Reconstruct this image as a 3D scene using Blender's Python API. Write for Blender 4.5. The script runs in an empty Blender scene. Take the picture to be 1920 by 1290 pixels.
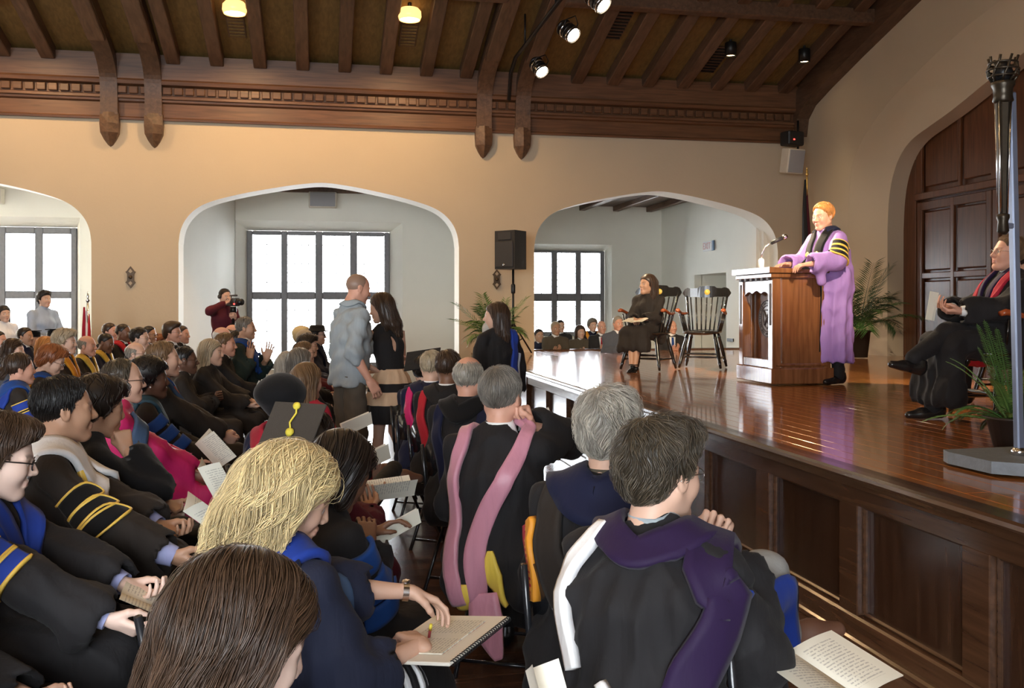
import bpy, bmesh, math, random
import numpy as np
from mathutils import Vector, Matrix, Euler
random.seed(7); np.random.seed(7)
SC = bpy.context.scene
COL = SC.collection
PI = math.pi
# ------------------------------------------------------------------ camera
FPX, PCX, HY, CAMH = 1780.0, 960.0, 577.0, 1.55
YAW = math.atan(355 / 1780)
cd = bpy.data.cameras.new('camera'); cam = bpy.data.objects.new('camera', cd); COL.objects.link(cam)
cam.location = (0, 0, CAMH); cam.rotation_euler = (PI / 2, 0, -YAW)
cd.sensor_width = 36; cd.lens = 36 * FPX / 1920; cd.shift_y = -(645 - HY) / 1920; cd.clip_start = .05
SC.camera = cam
# ------------------------------------------------------------------ world, exposure
w = bpy.data.worlds.new('world'); SC.world = w; w.use_nodes = True
bg = w.node_tree.nodes['Background']; bg.inputs[0].default_value = (.92, .96, 1.0, 1); bg.inputs[1].default_value = 22.0
SC.view_settings.view_transform = 'Standard'; SC.view_settings.look = 'None'
SC.view_settings.gamma = 1; SC.view_settings.use_curve_mapping = False
SC.view_settings.exposure = 0.35
def portal(loc, rot, sx, sy):
    l = bpy.data.lights.new('window_portal', 'AREA'); l.shape = 'RECTANGLE'; l.size = sx; l.size_y = sy
    l.cycles.is_portal = True
    o = bpy.data.objects.new('window_portal', l); COL.objects.link(o); o.location = loc; o.rotation_euler = rot
def spot(name, loc, target, power, col, angle=60, blend=.6, r=.05):
    l = bpy.data.lights.new(name, 'SPOT'); l.energy = power; l.color = col; l.spot_size = math.radians(angle); l.spot_blend = blend; l.shadow_soft_size = r
    o = bpy.data.objects.new(name, l); COL.objects.link(o); o.location = loc
    o.rotation_euler = (Vector(target) - Vector(loc)).to_track_quat('-Z', 'Y').to_euler()
    return o
# ------------------------------------------------------------------ pixel helpers: a pixel of the photograph to a place in the room
SA, CA = math.sin(YAW), math.cos(YAW)
def ray(px, py):
    u = (px - PCX) / FPX; v = (HY - py) / FPX
    return np.array([SA + u * CA, CA - u * SA, v])
def at_depth(px, py, D): return ray(px, py) * D + np.array([0, 0, CAMH])
def on_z(px, py, z):
    d = ray(px, py); return d * ((z - CAMH) / d[2]) + np.array([0, 0, CAMH])
def on_y(px, py, y):
    d = ray(px, py); return d * (y / d[1]) + np.array([0, 0, CAMH])
# ------------------------------------------------------------------ objects
def tag(o, label=None, cat=None, group=None, kind=None):
    if label: o['label'] = label
    if cat: o['category'] = cat
    if group: o['group'] = group
    if kind: o['kind'] = kind
    return o
def empty(name, loc=(0, 0, 0), rz=0, label=None, cat=None, group=None, parent=None):
    o = bpy.data.objects.new(name, None); COL.objects.link(o); o.location = loc; o.rotation_euler = (0, 0, rz); o.empty_display_size = .1
    if parent: o.parent = parent
    return tag(o, label, cat, group)
def link(name, me, parent=None, loc=None, rot=None):
    o = bpy.data.objects.new(name, me); COL.objects.link(o)
    if parent is not None: o.parent = parent
    if loc is not None: o.location = loc
    if rot is not None: o.rotation_euler = rot
    return o
def copy_tree(o, parent=None):
    c = o.copy(); COL.objects.link(c)
    if parent is not None: c.parent = parent
    for ch in list(o.children): copy_tree(ch, c)
    return c
class MB:
    """collects shapes, then builds ONE mesh"""
    def __init__(s): s.v = []; s.f = []; s.sm = []; s.mi = []
    def add(s, vs, fs, smooth=False, mi=0):
        b = len(s.v); s.v += [tuple(map(float, p)) for p in vs]; s.f += [tuple(b + i for i in f) for f in fs]
        s.sm += [smooth] * len(fs); s.mi += [mi] * len(fs); return s
    def box(s, c, d, rz=0, bev=0, M=None, mi=0):
        x, y, z = [q / 2 for q in d]
        if bev:
            b = min(bev, x * .9, y * .9, z * .9); vs = []; 
            for sx in (-1, 1):
                for sy in (-1, 1):
                    for sz in (-1, 1):
                        vs += [(sx * x, sy * (y - b), sz * (z - b)), (sx * (x - b), sy * y, sz * (z - b)), (sx * (x - b), sy * (y - b), sz * z)]
            I = lambda sx, sy, sz, k: ((sx > 0) * 4 + (sy > 0) * 2 + (sz > 0)) * 3 + k
            fs = []
            for g in (-1, 1):
                q = [(-1, -1), (1, -1), (1, 1), (-1, 1)]; q = q if g > 0 else q[::-1]
                fs.append([I(g, a, c_, 0) for a, c_ in q]); fs.append([I(c_, g, a, 1) for a, c_ in q]); fs.append([I(a, c_, g, 2) for a, c_ in q])
            for a in (-1, 1):
                for b_ in (-1, 1):
                    r = a * b_ > 0
                    e = [I(a, b_, -1, 0), I(a, b_, -1, 1), I(a, b_, 1, 1), I(a, b_, 1, 0)]; fs.append(e if r else e[::-1])
                    e = [I(-1, a, b_, 1), I(-1, a, b_, 2), I(1, a, b_, 2), I(1, a, b_, 1)]; fs.append(e if r else e[::-1])
                    e = [I(b_, -1, a, 2), I(b_, -1, a, 0), I(b_, 1, a, 0), I(b_, 1, a, 2)]; fs.append(e if r else e[::-1])
            for sx in (-1, 1):
                for sy in (-1, 1):
                    for sz in (-1, 1):
                        t = [I(sx, sy, sz, k) for k in range(3)]; fs.append(t if sx * sy * sz > 0 else t[::-1])
        else:
            vs = [(i, j, k) for i in (-x, x) for j in (-y, y) for k in (-z, z)]
            fs = [(0, 1, 3, 2), (4, 6, 7, 5), (0, 4, 5, 1), (2, 3, 7, 6), (0, 2, 6, 4), (1, 5, 7, 3)]
        cs, sn = math.cos(rz), math.sin(rz)
        if M is not None: vs = [tuple(M @ Vector(p)) for p in vs]
        vs = [(p[0] * cs - p[1] * sn + c[0], p[0] * sn + p[1] * cs + c[1], p[2] + c[2]) for p in vs]
        return s.add(vs, fs, False, mi)
    def hexa(s, lo, hi):  # 4 lower + 4 upper corners, both counter-clockwise from above
        return s.add(list(lo) + list(hi), [(3, 2, 1, 0), (4, 5, 6, 7), (0, 1, 5, 4), (1, 2, 6, 5), (2, 3, 7, 6), (3, 0, 4, 7)])
    def prism(s, poly, a, b, axis='y', smooth=False):
        n = len(poly)
        def P(p, t): return {'y': (p[0], t, p[1]), 'x': (t, p[0], p[1]), 'z': (p[0], p[1], t)}[axis]
        vs = [P(p, a) for p in poly] + [P(p, b) for p in poly]
        fs = [tuple(range(n)), tuple(range(2 * n - 1, n - 1, -1))] + [(i, i + n, (i + 1) % n + n, (i + 1) % n) for i in range(n)]
        return s.add(vs, fs, smooth)
    def tube(s, pts, r, n=8, cap=True, smooth=True, flat=1.0, mi=0):
        pts = [Vector(p) for p in pts]; m = len(pts)
        rs = r if hasattr(r, '__len__') else [r] * m
        vs = []; up = None
        for i, p in enumerate(pts):
            t = (pts[min(i + 1, m - 1)] - pts[max(i - 1, 0)])
            t = t.normalized() if t.length > 1e-9 else Vector((0, 0, 1))
            if up is None:
                up = Vector((0, 0, 1)) if abs(t.z) < .9 else Vector((1, 0, 0))
            up = (up - t * up.dot(t)); up = up.normalized() if up.length > 1e-6 else t.orthogonal().normalized()
            sd = t.cross(up)
            for k in range(n):
                a = 2 * PI * k / n
                vs.append(p + (sd * math.cos(a) + up * math.sin(a) * flat) * rs[i])
        fs = [(i * n + k, i * n + (k + 1) % n, (i + 1) * n + (k + 1) % n, (i + 1) * n + k) for i in range(m - 1) for k in range(n)]
        if cap: fs += [tuple(range(n - 1, -1, -1)), tuple((m - 1) * n + k for k in range(n))]
        return s.add(vs, fs, smooth, mi)
    def lathe(s, prof, c=(0, 0, 0), n=16, smooth=True, mi=0):
        vs = [(c[0] + r * math.cos(2 * PI * k / n), c[1] + r * math.sin(2 * PI * k / n), c[2] + z) for r, z in prof for k in range(n)]
        m = len(prof)
        fs = [(i * n + k, i * n + (k + 1) % n, (i + 1) * n + (k + 1) % n, (i + 1) * n + k) for i in range(m - 1) for k in range(n)]
        fs += [tuple(range(n - 1, -1, -1)), tuple((m - 1) * n + k for k in range(n))]
        return s.add(vs, fs, smooth, mi)
    def mesh(s, name, mats):
        me = bpy.data.meshes.new(name); me.from_pydata(s.v, [], s.f)
        me.polygons.foreach_set('use_smooth', s.sm); me.polygons.foreach_set('material_index', s.mi)
        for m in (mats if isinstance(mats, (list, tuple)) else [mats]): me.materials.append(m)
        me.update(); return me
    def build(s, name, mats, parent=None, loc=None, rot=None): return link(name, s.mesh(name, mats), parent, loc, rot)
# ------------------------------------------------------------------ materials
MAT = {}
def nt(name):
    m = bpy.data.materials.new(name); m.use_nodes = True; MAT[name] = m
    t = m.node_tree; return m, t, t.nodes, t.links, t.nodes['Principled BSDF']
def sock(b, k, v):
    if k in b.inputs: b.inputs[k].default_value = v
def rgb(c): return (*c[:3], 1)
def plain(name, c, rough=.6, var=.12, scale=8, metal=0, spec=.5, coat=0, bump=0, bscale=60, sheen=0, emit=None, es=0):
    m, t, N, L, b = nt(name)
    sock(b, 'Roughness', rough); sock(b, 'Metallic', metal); sock(b, 'Specular IOR Level', spec); sock(b, 'Coat Weight', coat); sock(b, 'Sheen Weight', sheen)
    tc = N.new('ShaderNodeTexCoord'); n = N.new('ShaderNodeTexNoise'); n.inputs['Scale'].default_value = scale; n.inputs['Detail'].default_value = 4
    L.new(tc.outputs['Object'], n.inputs['Vector'])
    mx = N.new('ShaderNodeMix'); mx.data_type = 'RGBA'
    mx.inputs[6].default_value = rgb([x * (1 - var) for x in c]); mx.inputs[7].default_value = rgb([min(1, x * (1 + var)) for x in c])
    L.new(n.outputs['Fac'], mx.inputs[0]); L.new(mx.outputs[2], b.inputs['Base Color'])
    if bump:
        n2 = N.new('ShaderNodeTexNoise'); n2.inputs['Scale'].default_value = bscale; n2.inputs['Detail'].default_value = 3; L.new(tc.outputs['Object'], n2.inputs['Vector'])
        bp = N.new('ShaderNodeBump'); bp.inputs['Strength'].default_value = bump; bp.inputs['Distance'].default_value = .02
        L.new(n2.outputs['Fac'], bp.inputs['Height']); L.new(bp.outputs['Normal'], b.inputs['Normal'])
    if emit: sock(b, 'Emission Color', rgb(emit)); sock(b, 'Emission Strength', es)
    return m
def wood(name, c1, c2, rough=.35, stretch=(2, 30, 30), coat=0, bump=.05, rnd=.15, spec=.5, coatr=.1):
    m, t, N, L, b = nt(name)
    sock(b, 'Roughness', rough); sock(b, 'Coat Weight', coat); sock(b, 'Coat Roughness', coatr); sock(b, 'Specular IOR Level', spec)
    tc = N.new('ShaderNodeTexCoord'); mp = N.new('ShaderNodeMapping'); mp.inputs['Scale'].default_value = stretch
    L.new(tc.outputs['Object'], mp.inputs['Vector'])
    oi = N.new('ShaderNodeObjectInfo'); va = N.new('ShaderNodeVectorMath'); va.operation = 'ADD'
    ml = N.new('ShaderNodeMath'); ml.operation = 'MULTIPLY'; ml.inputs[1].default_value = 40; L.new(oi.outputs['Random'], ml.inputs[0])
    L.new(mp.outputs[0], va.inputs[0]); L.new(ml.outputs[0], va.inputs[1])
    n = N.new('ShaderNodeTexNoise'); n.inputs['Scale'].default_value = 1; n.inputs['Detail'].default_value = 6; n.inputs['Distortion'].default_value = .6
    L.new(va.outputs[0], n.inputs['Vector'])
    cr = N.new('ShaderNodeValToRGB'); cr.color_ramp.elements[0].position = .3; cr.color_ramp.elements[1].position = .72
    cr.color_ramp.elements[0].color = rgb(c1); cr.color_ramp.elements[1].color = rgb(c2); L.new(n.outputs['Fac'], cr.inputs[0])
    hs = N.new('ShaderNodeHueSaturation'); mr = N.new('ShaderNodeMapRange'); mr.inputs[3].default_value = 1 - rnd; mr.inputs[4].default_value = 1 + rnd
    L.new(oi.outputs['Random'], mr.inputs[0]); L.new(mr.outputs[0], hs.inputs['Value']); L.new(cr.outputs[0], hs.inputs['Color']); L.new(hs.outputs[0], b.inputs['Base Color'])
    bp = N.new('ShaderNodeBump'); bp.inputs['Strength'].default_value = bump; bp.inputs['Distance'].default_value = .01
    L.new(n.outputs['Fac'], bp.inputs['Height']); L.new(bp.outputs['Normal'], b.inputs['Normal'])
    return m
plaster = plain('plaster', (.55, .455, .32), .85, .05, 1.5, bump=.08, bscale=25)
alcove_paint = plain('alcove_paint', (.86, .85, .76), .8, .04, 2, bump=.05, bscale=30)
white_paint = plain('white_paint', (.82, .83, .83), .6, .03, 3)
roof_board = wood('roof_board', (.13, .078, .020), (.21, .125, .034), .65, (25, 2, 25), rnd=.05)
beam_wood = wood('beam_wood', (.075, .040, .022), (.155, .083, .045), .5, (18, 3, 18), bump=.15)
cornice_wood = wood('cornice_wood', (.08, .035, .015), (.165, .074, .032), .42, (1.5, 25, 25), rnd=.1)
stage_wood = wood('stage_wood', (.26, .085, .02), (.48, .19, .05), .16, (30, 1.4, 30), coat=.5, bump=.02, rnd=.12, coatr=.06)
panel_wood = wood('panel_wood', (.030, .013, .007), (.060, .028, .015), .20, (30, 30, 2.5), coat=.35, bump=.05, coatr=.12)
rail_wood = wood('rail_wood', (.05, .022, .011), (.10, .047, .023), .24, (30, 2, 30), coat=.35, bump=.05, coatr=.12)
door_wood = wood('door_wood', (.075, .026, .010), (.15, .056, .022), .30, (22, 22, 1.8), coat=.3, bump=.05, coatr=.15)
floor_wood = wood('floor_wood', (.06, .03, .02), (.13, .065, .04), .2, (2, 30, 30), coat=.3, bump=.03, rnd=.25)
mullion_paint = plain('mullion_paint', (.19, .19, .20), .5, .2, 15)
lead = plain('lead', (.25, .26, .27), .5, .1)
black_metal = plain('black_metal', (.012, .012, .013), .35, .2, 20, metal=.3)
black_plastic = plain('black_plastic', (.016, .016, .017), .45, .2, 30)
chrome = plain('chrome', (.7, .7, .72), .2, .05, metal=1)
brass = plain('brass', (.8, .55, .18), .3, .1, metal=1)
def glass_mat():
    m, t, N, L, b = nt('window_glass'); N.remove(b)
    tr = N.new('ShaderNodeBsdfTransparent'); tr.inputs[0].default_value = (.97, .98, .99, 1); gl = N.new('ShaderNodeBsdfGlossy'); gl.inputs['Roughness'].default_value = .03
    fr = N.new('ShaderNodeFresnel'); fr.inputs[0].default_value = 1.45; mx = N.new('ShaderNodeMixShader')
    L.new(fr.outputs[0], mx.inputs[0]); L.new(tr.outputs[0], mx.inputs[1]); L.new(gl.outputs[0], mx.inputs[2]); L.new(mx.outputs[0], N['Material Output'].inputs[0])
    return m
glass = glass_mat()
def struct(name, mb, mat, parent=None):
    o = mb.build(name, mat, parent)
    if parent is None: o['kind'] = 'structure'
    return o
# ------------------------------------------------------------------ the hall
YW, XR, XL, YN = 15.5, 8.35, -13.0, -2.6      # arcade wall, stage wall, far left end, window wall behind the photographer
ZST, XST = .81, 2.35                          # stage height, stage front edge
ARC = [(-2.21, .0), (-2.2, 2.55), (-2.17, 2.75), (-2.09, 2.93), (-1.93, 3.10), (-1.68, 3.225), (-1.25, 3.345), (-.8, 3.44), (-.4, 3.51), (0, 3.55)]
ARC = ARC + [(-x, z) for x, z in ARC[-2::-1]]
def arch_wall(mb, axis, const, thick, curve, lo, hi, ztop):
    """wall along u with one arched opening; curve = (u, z) list from left springing to right springing"""
    def hx(u0, u1, a0, a1, b0, b1):
        q = lambda u, t, z: (u, t, z) if axis == 'x' else (t, u, z)
        t0, t1 = const, const + thick
        lo4 = [q(u0, t0, a0), q(u1, t0, a1), q(u1, t1, a1), q(u0, t1, a0)]
        hi4 = [q(u0, t0, b0), q(u1, t0, b1), q(u1, t1, b1), q(u0, t1, b0)]
        mb.hexa(lo4, hi4)
    z = (lambda u: ztop) if not callable(ztop) else ztop
    def span(u0, u1):
        n = max(1, int((u1 - u0) / 1.0)) if callable(ztop) else 1
        for i in range(n):
            a, b = u0 + (u1 - u0) * i / n, u0 + (u1 - u0) * (i + 1) / n
            hx(a, b, 0, 0, z(a), z(b))
    span(lo, curve[0][0])
    for (u0, z0), (u1, z1) in zip(curve[:-1], curve[1:]):
        if u1 - u0 > 1e-4: hx(u0, u1, z0, z1, z(u0), z(u1))
    span(curve[-1][0], hi)
def smooth_curve(pts, n=6):
    out = []
    P = [Vector((*p, 0)) for p in pts]
    for i in range(len(P) - 1):
        p0, p1, p2, p3 = P[max(i - 1, 0)], P[i], P[i + 1], P[min(i + 2, len(P) - 1)]
        for k in range(n):
            t = k / n
            q = .5 * ((2 * p1) + (p2 - p0) * t + (2 * p0 - 5 * p1 + 4 * p2 - p3) * t * t + (3 * p1 - p0 - 3 * p2 + p3) * t ** 3)
            out.append((q.x, q.y))
    out.append(pts[-1]); 
    r = [out[0]]
    for q in out[1:]:
        if q[0] > r[-1][0] + 1e-5: r.append(q)
    return r
mb = MB()
SPAN = 5.67
for k, (lo, hi) in enumerate([(XL, -8.5), (-8.5, -2.83), (-2.83, 2.84), (2.84, XR + .6)]):
    c = (k - 2) * SPAN
    cv = smooth_curve([(x + c, z) for x, z in ARC[1:-1]])
    arch_wall(mb, 'x', YW, .55, cv, lo, hi, 5.6)
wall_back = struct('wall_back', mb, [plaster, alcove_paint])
for p in wall_back.data.polygons:      # pale recess colour on soffits and jambs paints in daylight; far side shares it
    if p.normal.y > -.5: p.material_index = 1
# floor: boards seen between the chairs
mb = MB(); mb.box(((XL + XR) / 2, 9, -.06), (XR - XL + 4, 28, .1)); floor = struct('floor', mb, floor_wood)
pm = MB().box((0, 0, 0), (2.4, .118, .012)).mesh('plank', floor_wood)
for j in range(60):
    for i in range(3):
        y = 2.2 + j * .12
        link('plank', pm, floor, (-1.55 + i * 2.41 - (j % 3) * .5, y, -.004))
# roof
RS = .29
def zroof(y):
    ym = 6.5
    return 5.42 + RS * (15.5 - y) if y > ym else 5.42 + RS * (15.5 - ym) - RS * (ym - y)
mb = MB()
for a, b in ((15.7, 6.5), (6.5, YN - .3)):
    za, zb = zroof(a), zroof(b)
    mb.hexa([(XL, b, zb), (XR + .6, b, zb), (XR + .6, a, za), (XL, a, za)], [(XL, b, zb + .12), (XR + .6, b, zb + .12), (XR + .6, a, za + .12), (XL, a, za + .12)])
ceiling = struct('ceiling', mb, roof_board)
def rafter(x, w=.2, d=.2, y0=15.32, y1=6.5, m=beam_wood, name='rafter', par=None):
    L = math.hypot(y0 - y1, RS * (y0 - y1)); mb = MB(); mb.box((0, 0, 0), (w, L, d), bev=.012)
    o = mb.build(name, m, par or ceiling)
    ym = (y0 + y1) / 2; o.location = (x, ym, zroof(ym) - d / 2 + .0); o.rotation_euler = (-math.atan(RS), 0, 0); return o
for x in [-4.65, -4.03] + [-2.25 + .648 * k for k in range(8)] + [4.15 + .62 * k for k in range(7)] + [-9.9 + .62 * k for k in range(7)]:
    rafter(x)
for x in (-3.19, -2.55, 2.6, 3.25):      # principal rafters above the brackets
    rafter(x, .24, .3, 14.6, 6.5, name='principal_rafter')
for x in (-3.19, -2.55, 2.6, 3.25, -8.86, -8.22):   # curved wall brackets with shield-shaped feet
    mb = MB(); cv = [(15.36, 4.5), (15.345, 4.85), (15.27, 5.1), (15.05, 5.28), (14.7, 5.42), (14.25, 5.55), (13.5, 5.76), (12.7, 5.99)]
    cv = smooth_curve([(z, -y) for y, z in cv], 4); cv = [(-b, a) for a, b in cv]
    pts = [(y, z) for y, z in cv]
    up = []; 
    for i, (y, z) in enumerate(pts):
        a, b = pts[max(i - 1, 0)], pts[min(i + 1, len(pts) - 1)]
        t = Vector((b[0] - a[0], b[1] - a[1])).normalized(); n = Vector((-t.y, t.x)); n = n if n.x > 0 or n.y > 0 else -n
        n = Vector((t.y, -t.x)) if Vector((t.y, -t.x)).x + Vector((t.y, -t.x)).y > 0 else Vector((-t.y, t.x))
        up.append((y + n.x * .16, z + n.y * .16))
    for i in range(len(pts) - 1):
        p, q, r, s_ = pts[i], pts[i + 1], up[i + 1], up[i]
        vs = [(x + sx * .125, yy, zz) for sx in (-1, 1) for yy, zz in (p, q, r, s_)]
        mb.add(vs, [(0, 1, 2, 3), (7, 6, 5, 4), (0, 4, 5, 1), (1, 5, 6, 2), (2, 6, 7, 3), (3, 7, 4, 0)])
    br = mb.build('bracket', beam_wood, ceiling)
    mb = MB(); rings = [(4.53, .135, .17, 0), (4.36, .14, .175, .02), (4.22, .13, .165, .03), (4.12, .085, .12, .02), (4.05, .04, .07, .01), (4.02, .006, .03, 0)]
    vs = []
    for z, hw, dep, nose in rings: vs += [(x - hw, 15.5, z), (x - hw, 15.5 - dep + .05, z), (x, 15.5 - dep - nose, z), (x + hw, 15.5 - dep + .05, z), (x + hw, 15.5, z)]
    fs = [(i * 5 + k, i * 5 + k + 1, i * 5 + k + 6, i * 5 + k + 5) for i in range(5) for k in range(4)] + [(4, 3, 2, 1, 0), (25, 26, 27, 28, 29)]
    mb.add(vs, fs); mb.build('bracket_foot', beam_wood, br)
# purlin across the right-hand bay, rake beam against the stage wall
mb = MB(); mb.box((5.9, 13.0, 5.93), (5.1, .2, .22), bev=.015); mb.build('purlin', beam_wood, ceiling)
mb = MB(); mb.box((-.0, 13.0, 5.93), (5.1, .2, .22), bev=.015); mb.build('purlin', beam_wood, ceiling)
cv = [(15.35, 4.55), (15.28, 4.85), (15.04, 5.04), (14.52, 5.22), (13.56, 5.51), (12.07, 5.93), (9, 6.8), (6.5, 7.5)]
mb = MB()
for (ya, za), (yb, zb) in zip(cv[:-1], cv[1:]):
    mb.hexa([(8.12, yb, zb), (XR, yb, zb), (XR, ya, za), (8.12, ya, za)], [(8.12, yb + .1, zb + .42), (XR, yb + .1, zb + .42), (XR, ya + .1, za + .42), (8.12, ya + .1, za + .42)])
mb.build('rake_beam', beam_wood, ceiling)
# cornice: frieze board, mouldings, dentils, sloping cove board
prof = [(15.5, 4.44), (15.44, 4.44), (15.43, 4.47), (15.455, 4.49), (15.455, 4.70), (15.41, 4.72), (15.40, 4.75), (15.37, 4.76), (15.37, 4.80), (15.42, 4.82), (15.42, 4.95), (15.33, 4.97), (15.31, 5.02), (15.33, 5.05), (15.30, 5.42), (15.5, 5.42)]
mb = MB(); mb.prism(prof, XL, 8.15, 'x'); cornice = tag(mb.build('trim_1', cornice_wood), kind='structure')
dm = MB().box((0, 0, 0), (.125, .075, .11), bev=.008).mesh('dentil', cornice_wood)
for i in range(82): link('dentil', dm, cornice, (-5.3 + i * .164, 15.40, 4.885))
# ------------------------------------------------------------------ stage-wall with the great arch and panelled doors
INN = [(13.17, 0), (13.16, 2.75), (13.12, 3.2), (13.02, 3.55), (12.83, 3.83), (12.55, 4.02), (12.1, 4.15), (11.58, 4.29), (10.39, 4.67), (9.2, 4.98), (7.2, 5.25)]
OUT = [(14.05, 0), (14.03, 2.95), (13.98, 3.5), (13.86, 3.9), (13.53, 4.26), (13.1, 4.53), (12.7, 4.73), (11.52, 5.16), (10.46, 5.42), (9.2, 5.66), (7.2, 5.85)]
def full(c, yc=7.2):
    l = [(-y, z) for y, z in c[1:]]; l = smooth_curve(l, 5); l = [(-a, b) for a, b in l]       # decreasing y
    l = [c[0]] + l
    return l + [(2 * yc - y, z) for y, z in l[-2::-1]]
fo, fi = full(OUT), full(INN)
mb = MB()
wt = lambda y: zroof(y) + .05
arch_wall(mb, 'y', XR, .5, sorted([(y, z) for y, z in fo[1:-1]]), YN, YW + .5, wt)
wall_right = struct('wall_right', mb, plaster)
mb = MB(); n = len(fo)
vs = [(XR + .002, y, z) for y, z in fo] + [(8.5, y, z) for y, z in fi] + [(8.78, y, z) for y, z in fi]
fs = [(i, i + 1, n + i + 1, n + i) for i in range(n - 1)] + [(n + i, n + i + 1, 2 * n + i + 1, 2 * n + i) for i in range(n - 1)]
mb.add(vs, fs, True); o = struct('trim_2', mb, plaster)
mod = o.modifiers.new('e', 'EDGE_SPLIT'); mod.split_angle = math.radians(25)
infill = empty('door_1'); infill['kind'] = 'structure'
mb = MB(); mb.box((8.88, 7.2, 3.3), (.06, 14.6, 6.6)); mb.build('backing_board', door_wood, infill)
def bar(y0, y1, z0, z1, x=8.80, t=.05, name='stile', m=door_wood, bev=.01):
    mb = MB(); mb.box((0, 0, 0), (t, abs(y1 - y0), z1 - z0), bev=bev); return mb.build(name, m, infill, (x, (y0 + y1) / 2, (z0 + z1) / 2))
YD = [12.84, 11.2, 9.56, 7.92, 6.28, 4.64, 3.0, 1.36]
bar(13.3, 12.86, .81, 5.4, name='jamb_board')
bar(12.86, 1.2, 3.16, 3.26, name='head_rail', x=8.78, t=.08)
for k, y in enumerate(YD[:-1]):
    y2 = YD[k + 1]
    # upper tier: two panels per bay, with stiles
    for a, b in ((y - .16, y - .92), (y - 1.03, y2 + .02)):
        bar(a, b, 3.34, 5.2, x=8.83, t=.05, name='panel', bev=.02)
    for a, b in ((y + .02, y - .13), (y - .95, y - 1.0)): bar(a, b, 3.26, 5.4)
    # doors
    for a, b in ((y - .15, y - .76), (y - .88, y2 + .13)):
        bar(a, b, 1.1, 1.95, x=8.83, t=.05, name='panel', bev=.02); bar(a, b, 2.1, 2.98, x=8.83, t=.05, name='panel', bev=.02)
    for a, b in ((y - .01, y - .13), (y - .78, y - .86), (y2 + .11, y2 + .01)): bar(a, b, .82, 3.13)
    for z0, z1 in ((.82, 1.06), (1.98, 2.07), (3.0, 3.13)): bar(y - .12, y2 + .12, z0, z1, x=8.805, name='rail')
# ------------------------------------------------------------------ recesses behind the arches
def window(n, par_name, y, xs, zs, zbot, ztop, rec, lead_n=None, deep=.42):
    """stone-mullioned window: xs = light edges [(x0,x1)...], zs = light rows"""
    x0, x1 = xs[0][0] - .1, xs[-1][1] + .1
    r = empty(par_name, ((x0 + x1) / 2, y, zbot)); r['kind'] = 'structure'
    ox, oz = (x0 + x1) / 2, zbot
    def bb(name, xa, xb, za, zb, d=.14, m=mullion_paint, yy=0, bev=.015):
        mb = MB(); mb.box((0, 0, 0), (xb - xa, d, zb - za), bev=bev); return mb.build(name, m, r, ((xa + xb) / 2 - ox, yy, (za + zb) / 2 - oz))
    bb('frame', x0, xs[0][0], zbot, ztop); bb('frame', xs[-1][1], x1, zbot, ztop)
    for (a, b), (c, d) in zip(xs[:-1], xs[1:]): bb('mullion', b, c, zbot, ztop)
    zz = sorted([zbot] + [q for rr in zs for q in rr] + [ztop]); 
    for a, b in zip(zz[0::2], zz[1::2]):
        for (xa, xb) in xs: bb('transom', xa, xb, a, b)
    for (xa, xb) in xs:
        for (za, zb) in zs:
            g = bb('pane', xa, xb, za, zb, d=.008, m=glass, bev=0)
            if lead_n:
                nx, nz = lead_n; mb = MB()
                for i in range(1, nx): mb.box(((xb - xa) * (i / nx - .5), -.006, 0), (.012, .012, zb - za))
                for i in range(1, nz): mb.box((0, -.006, (zb - za) * (i / nz - .5)), (xb - xa, .012, .012))
                mb.build('leading', lead, g)
    portal(((x0 + x1) / 2, y + .3, (zbot + ztop) / 2), (-PI / 2, 0, 0), x1 - x0, ztop - zbot)
    return r
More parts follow.
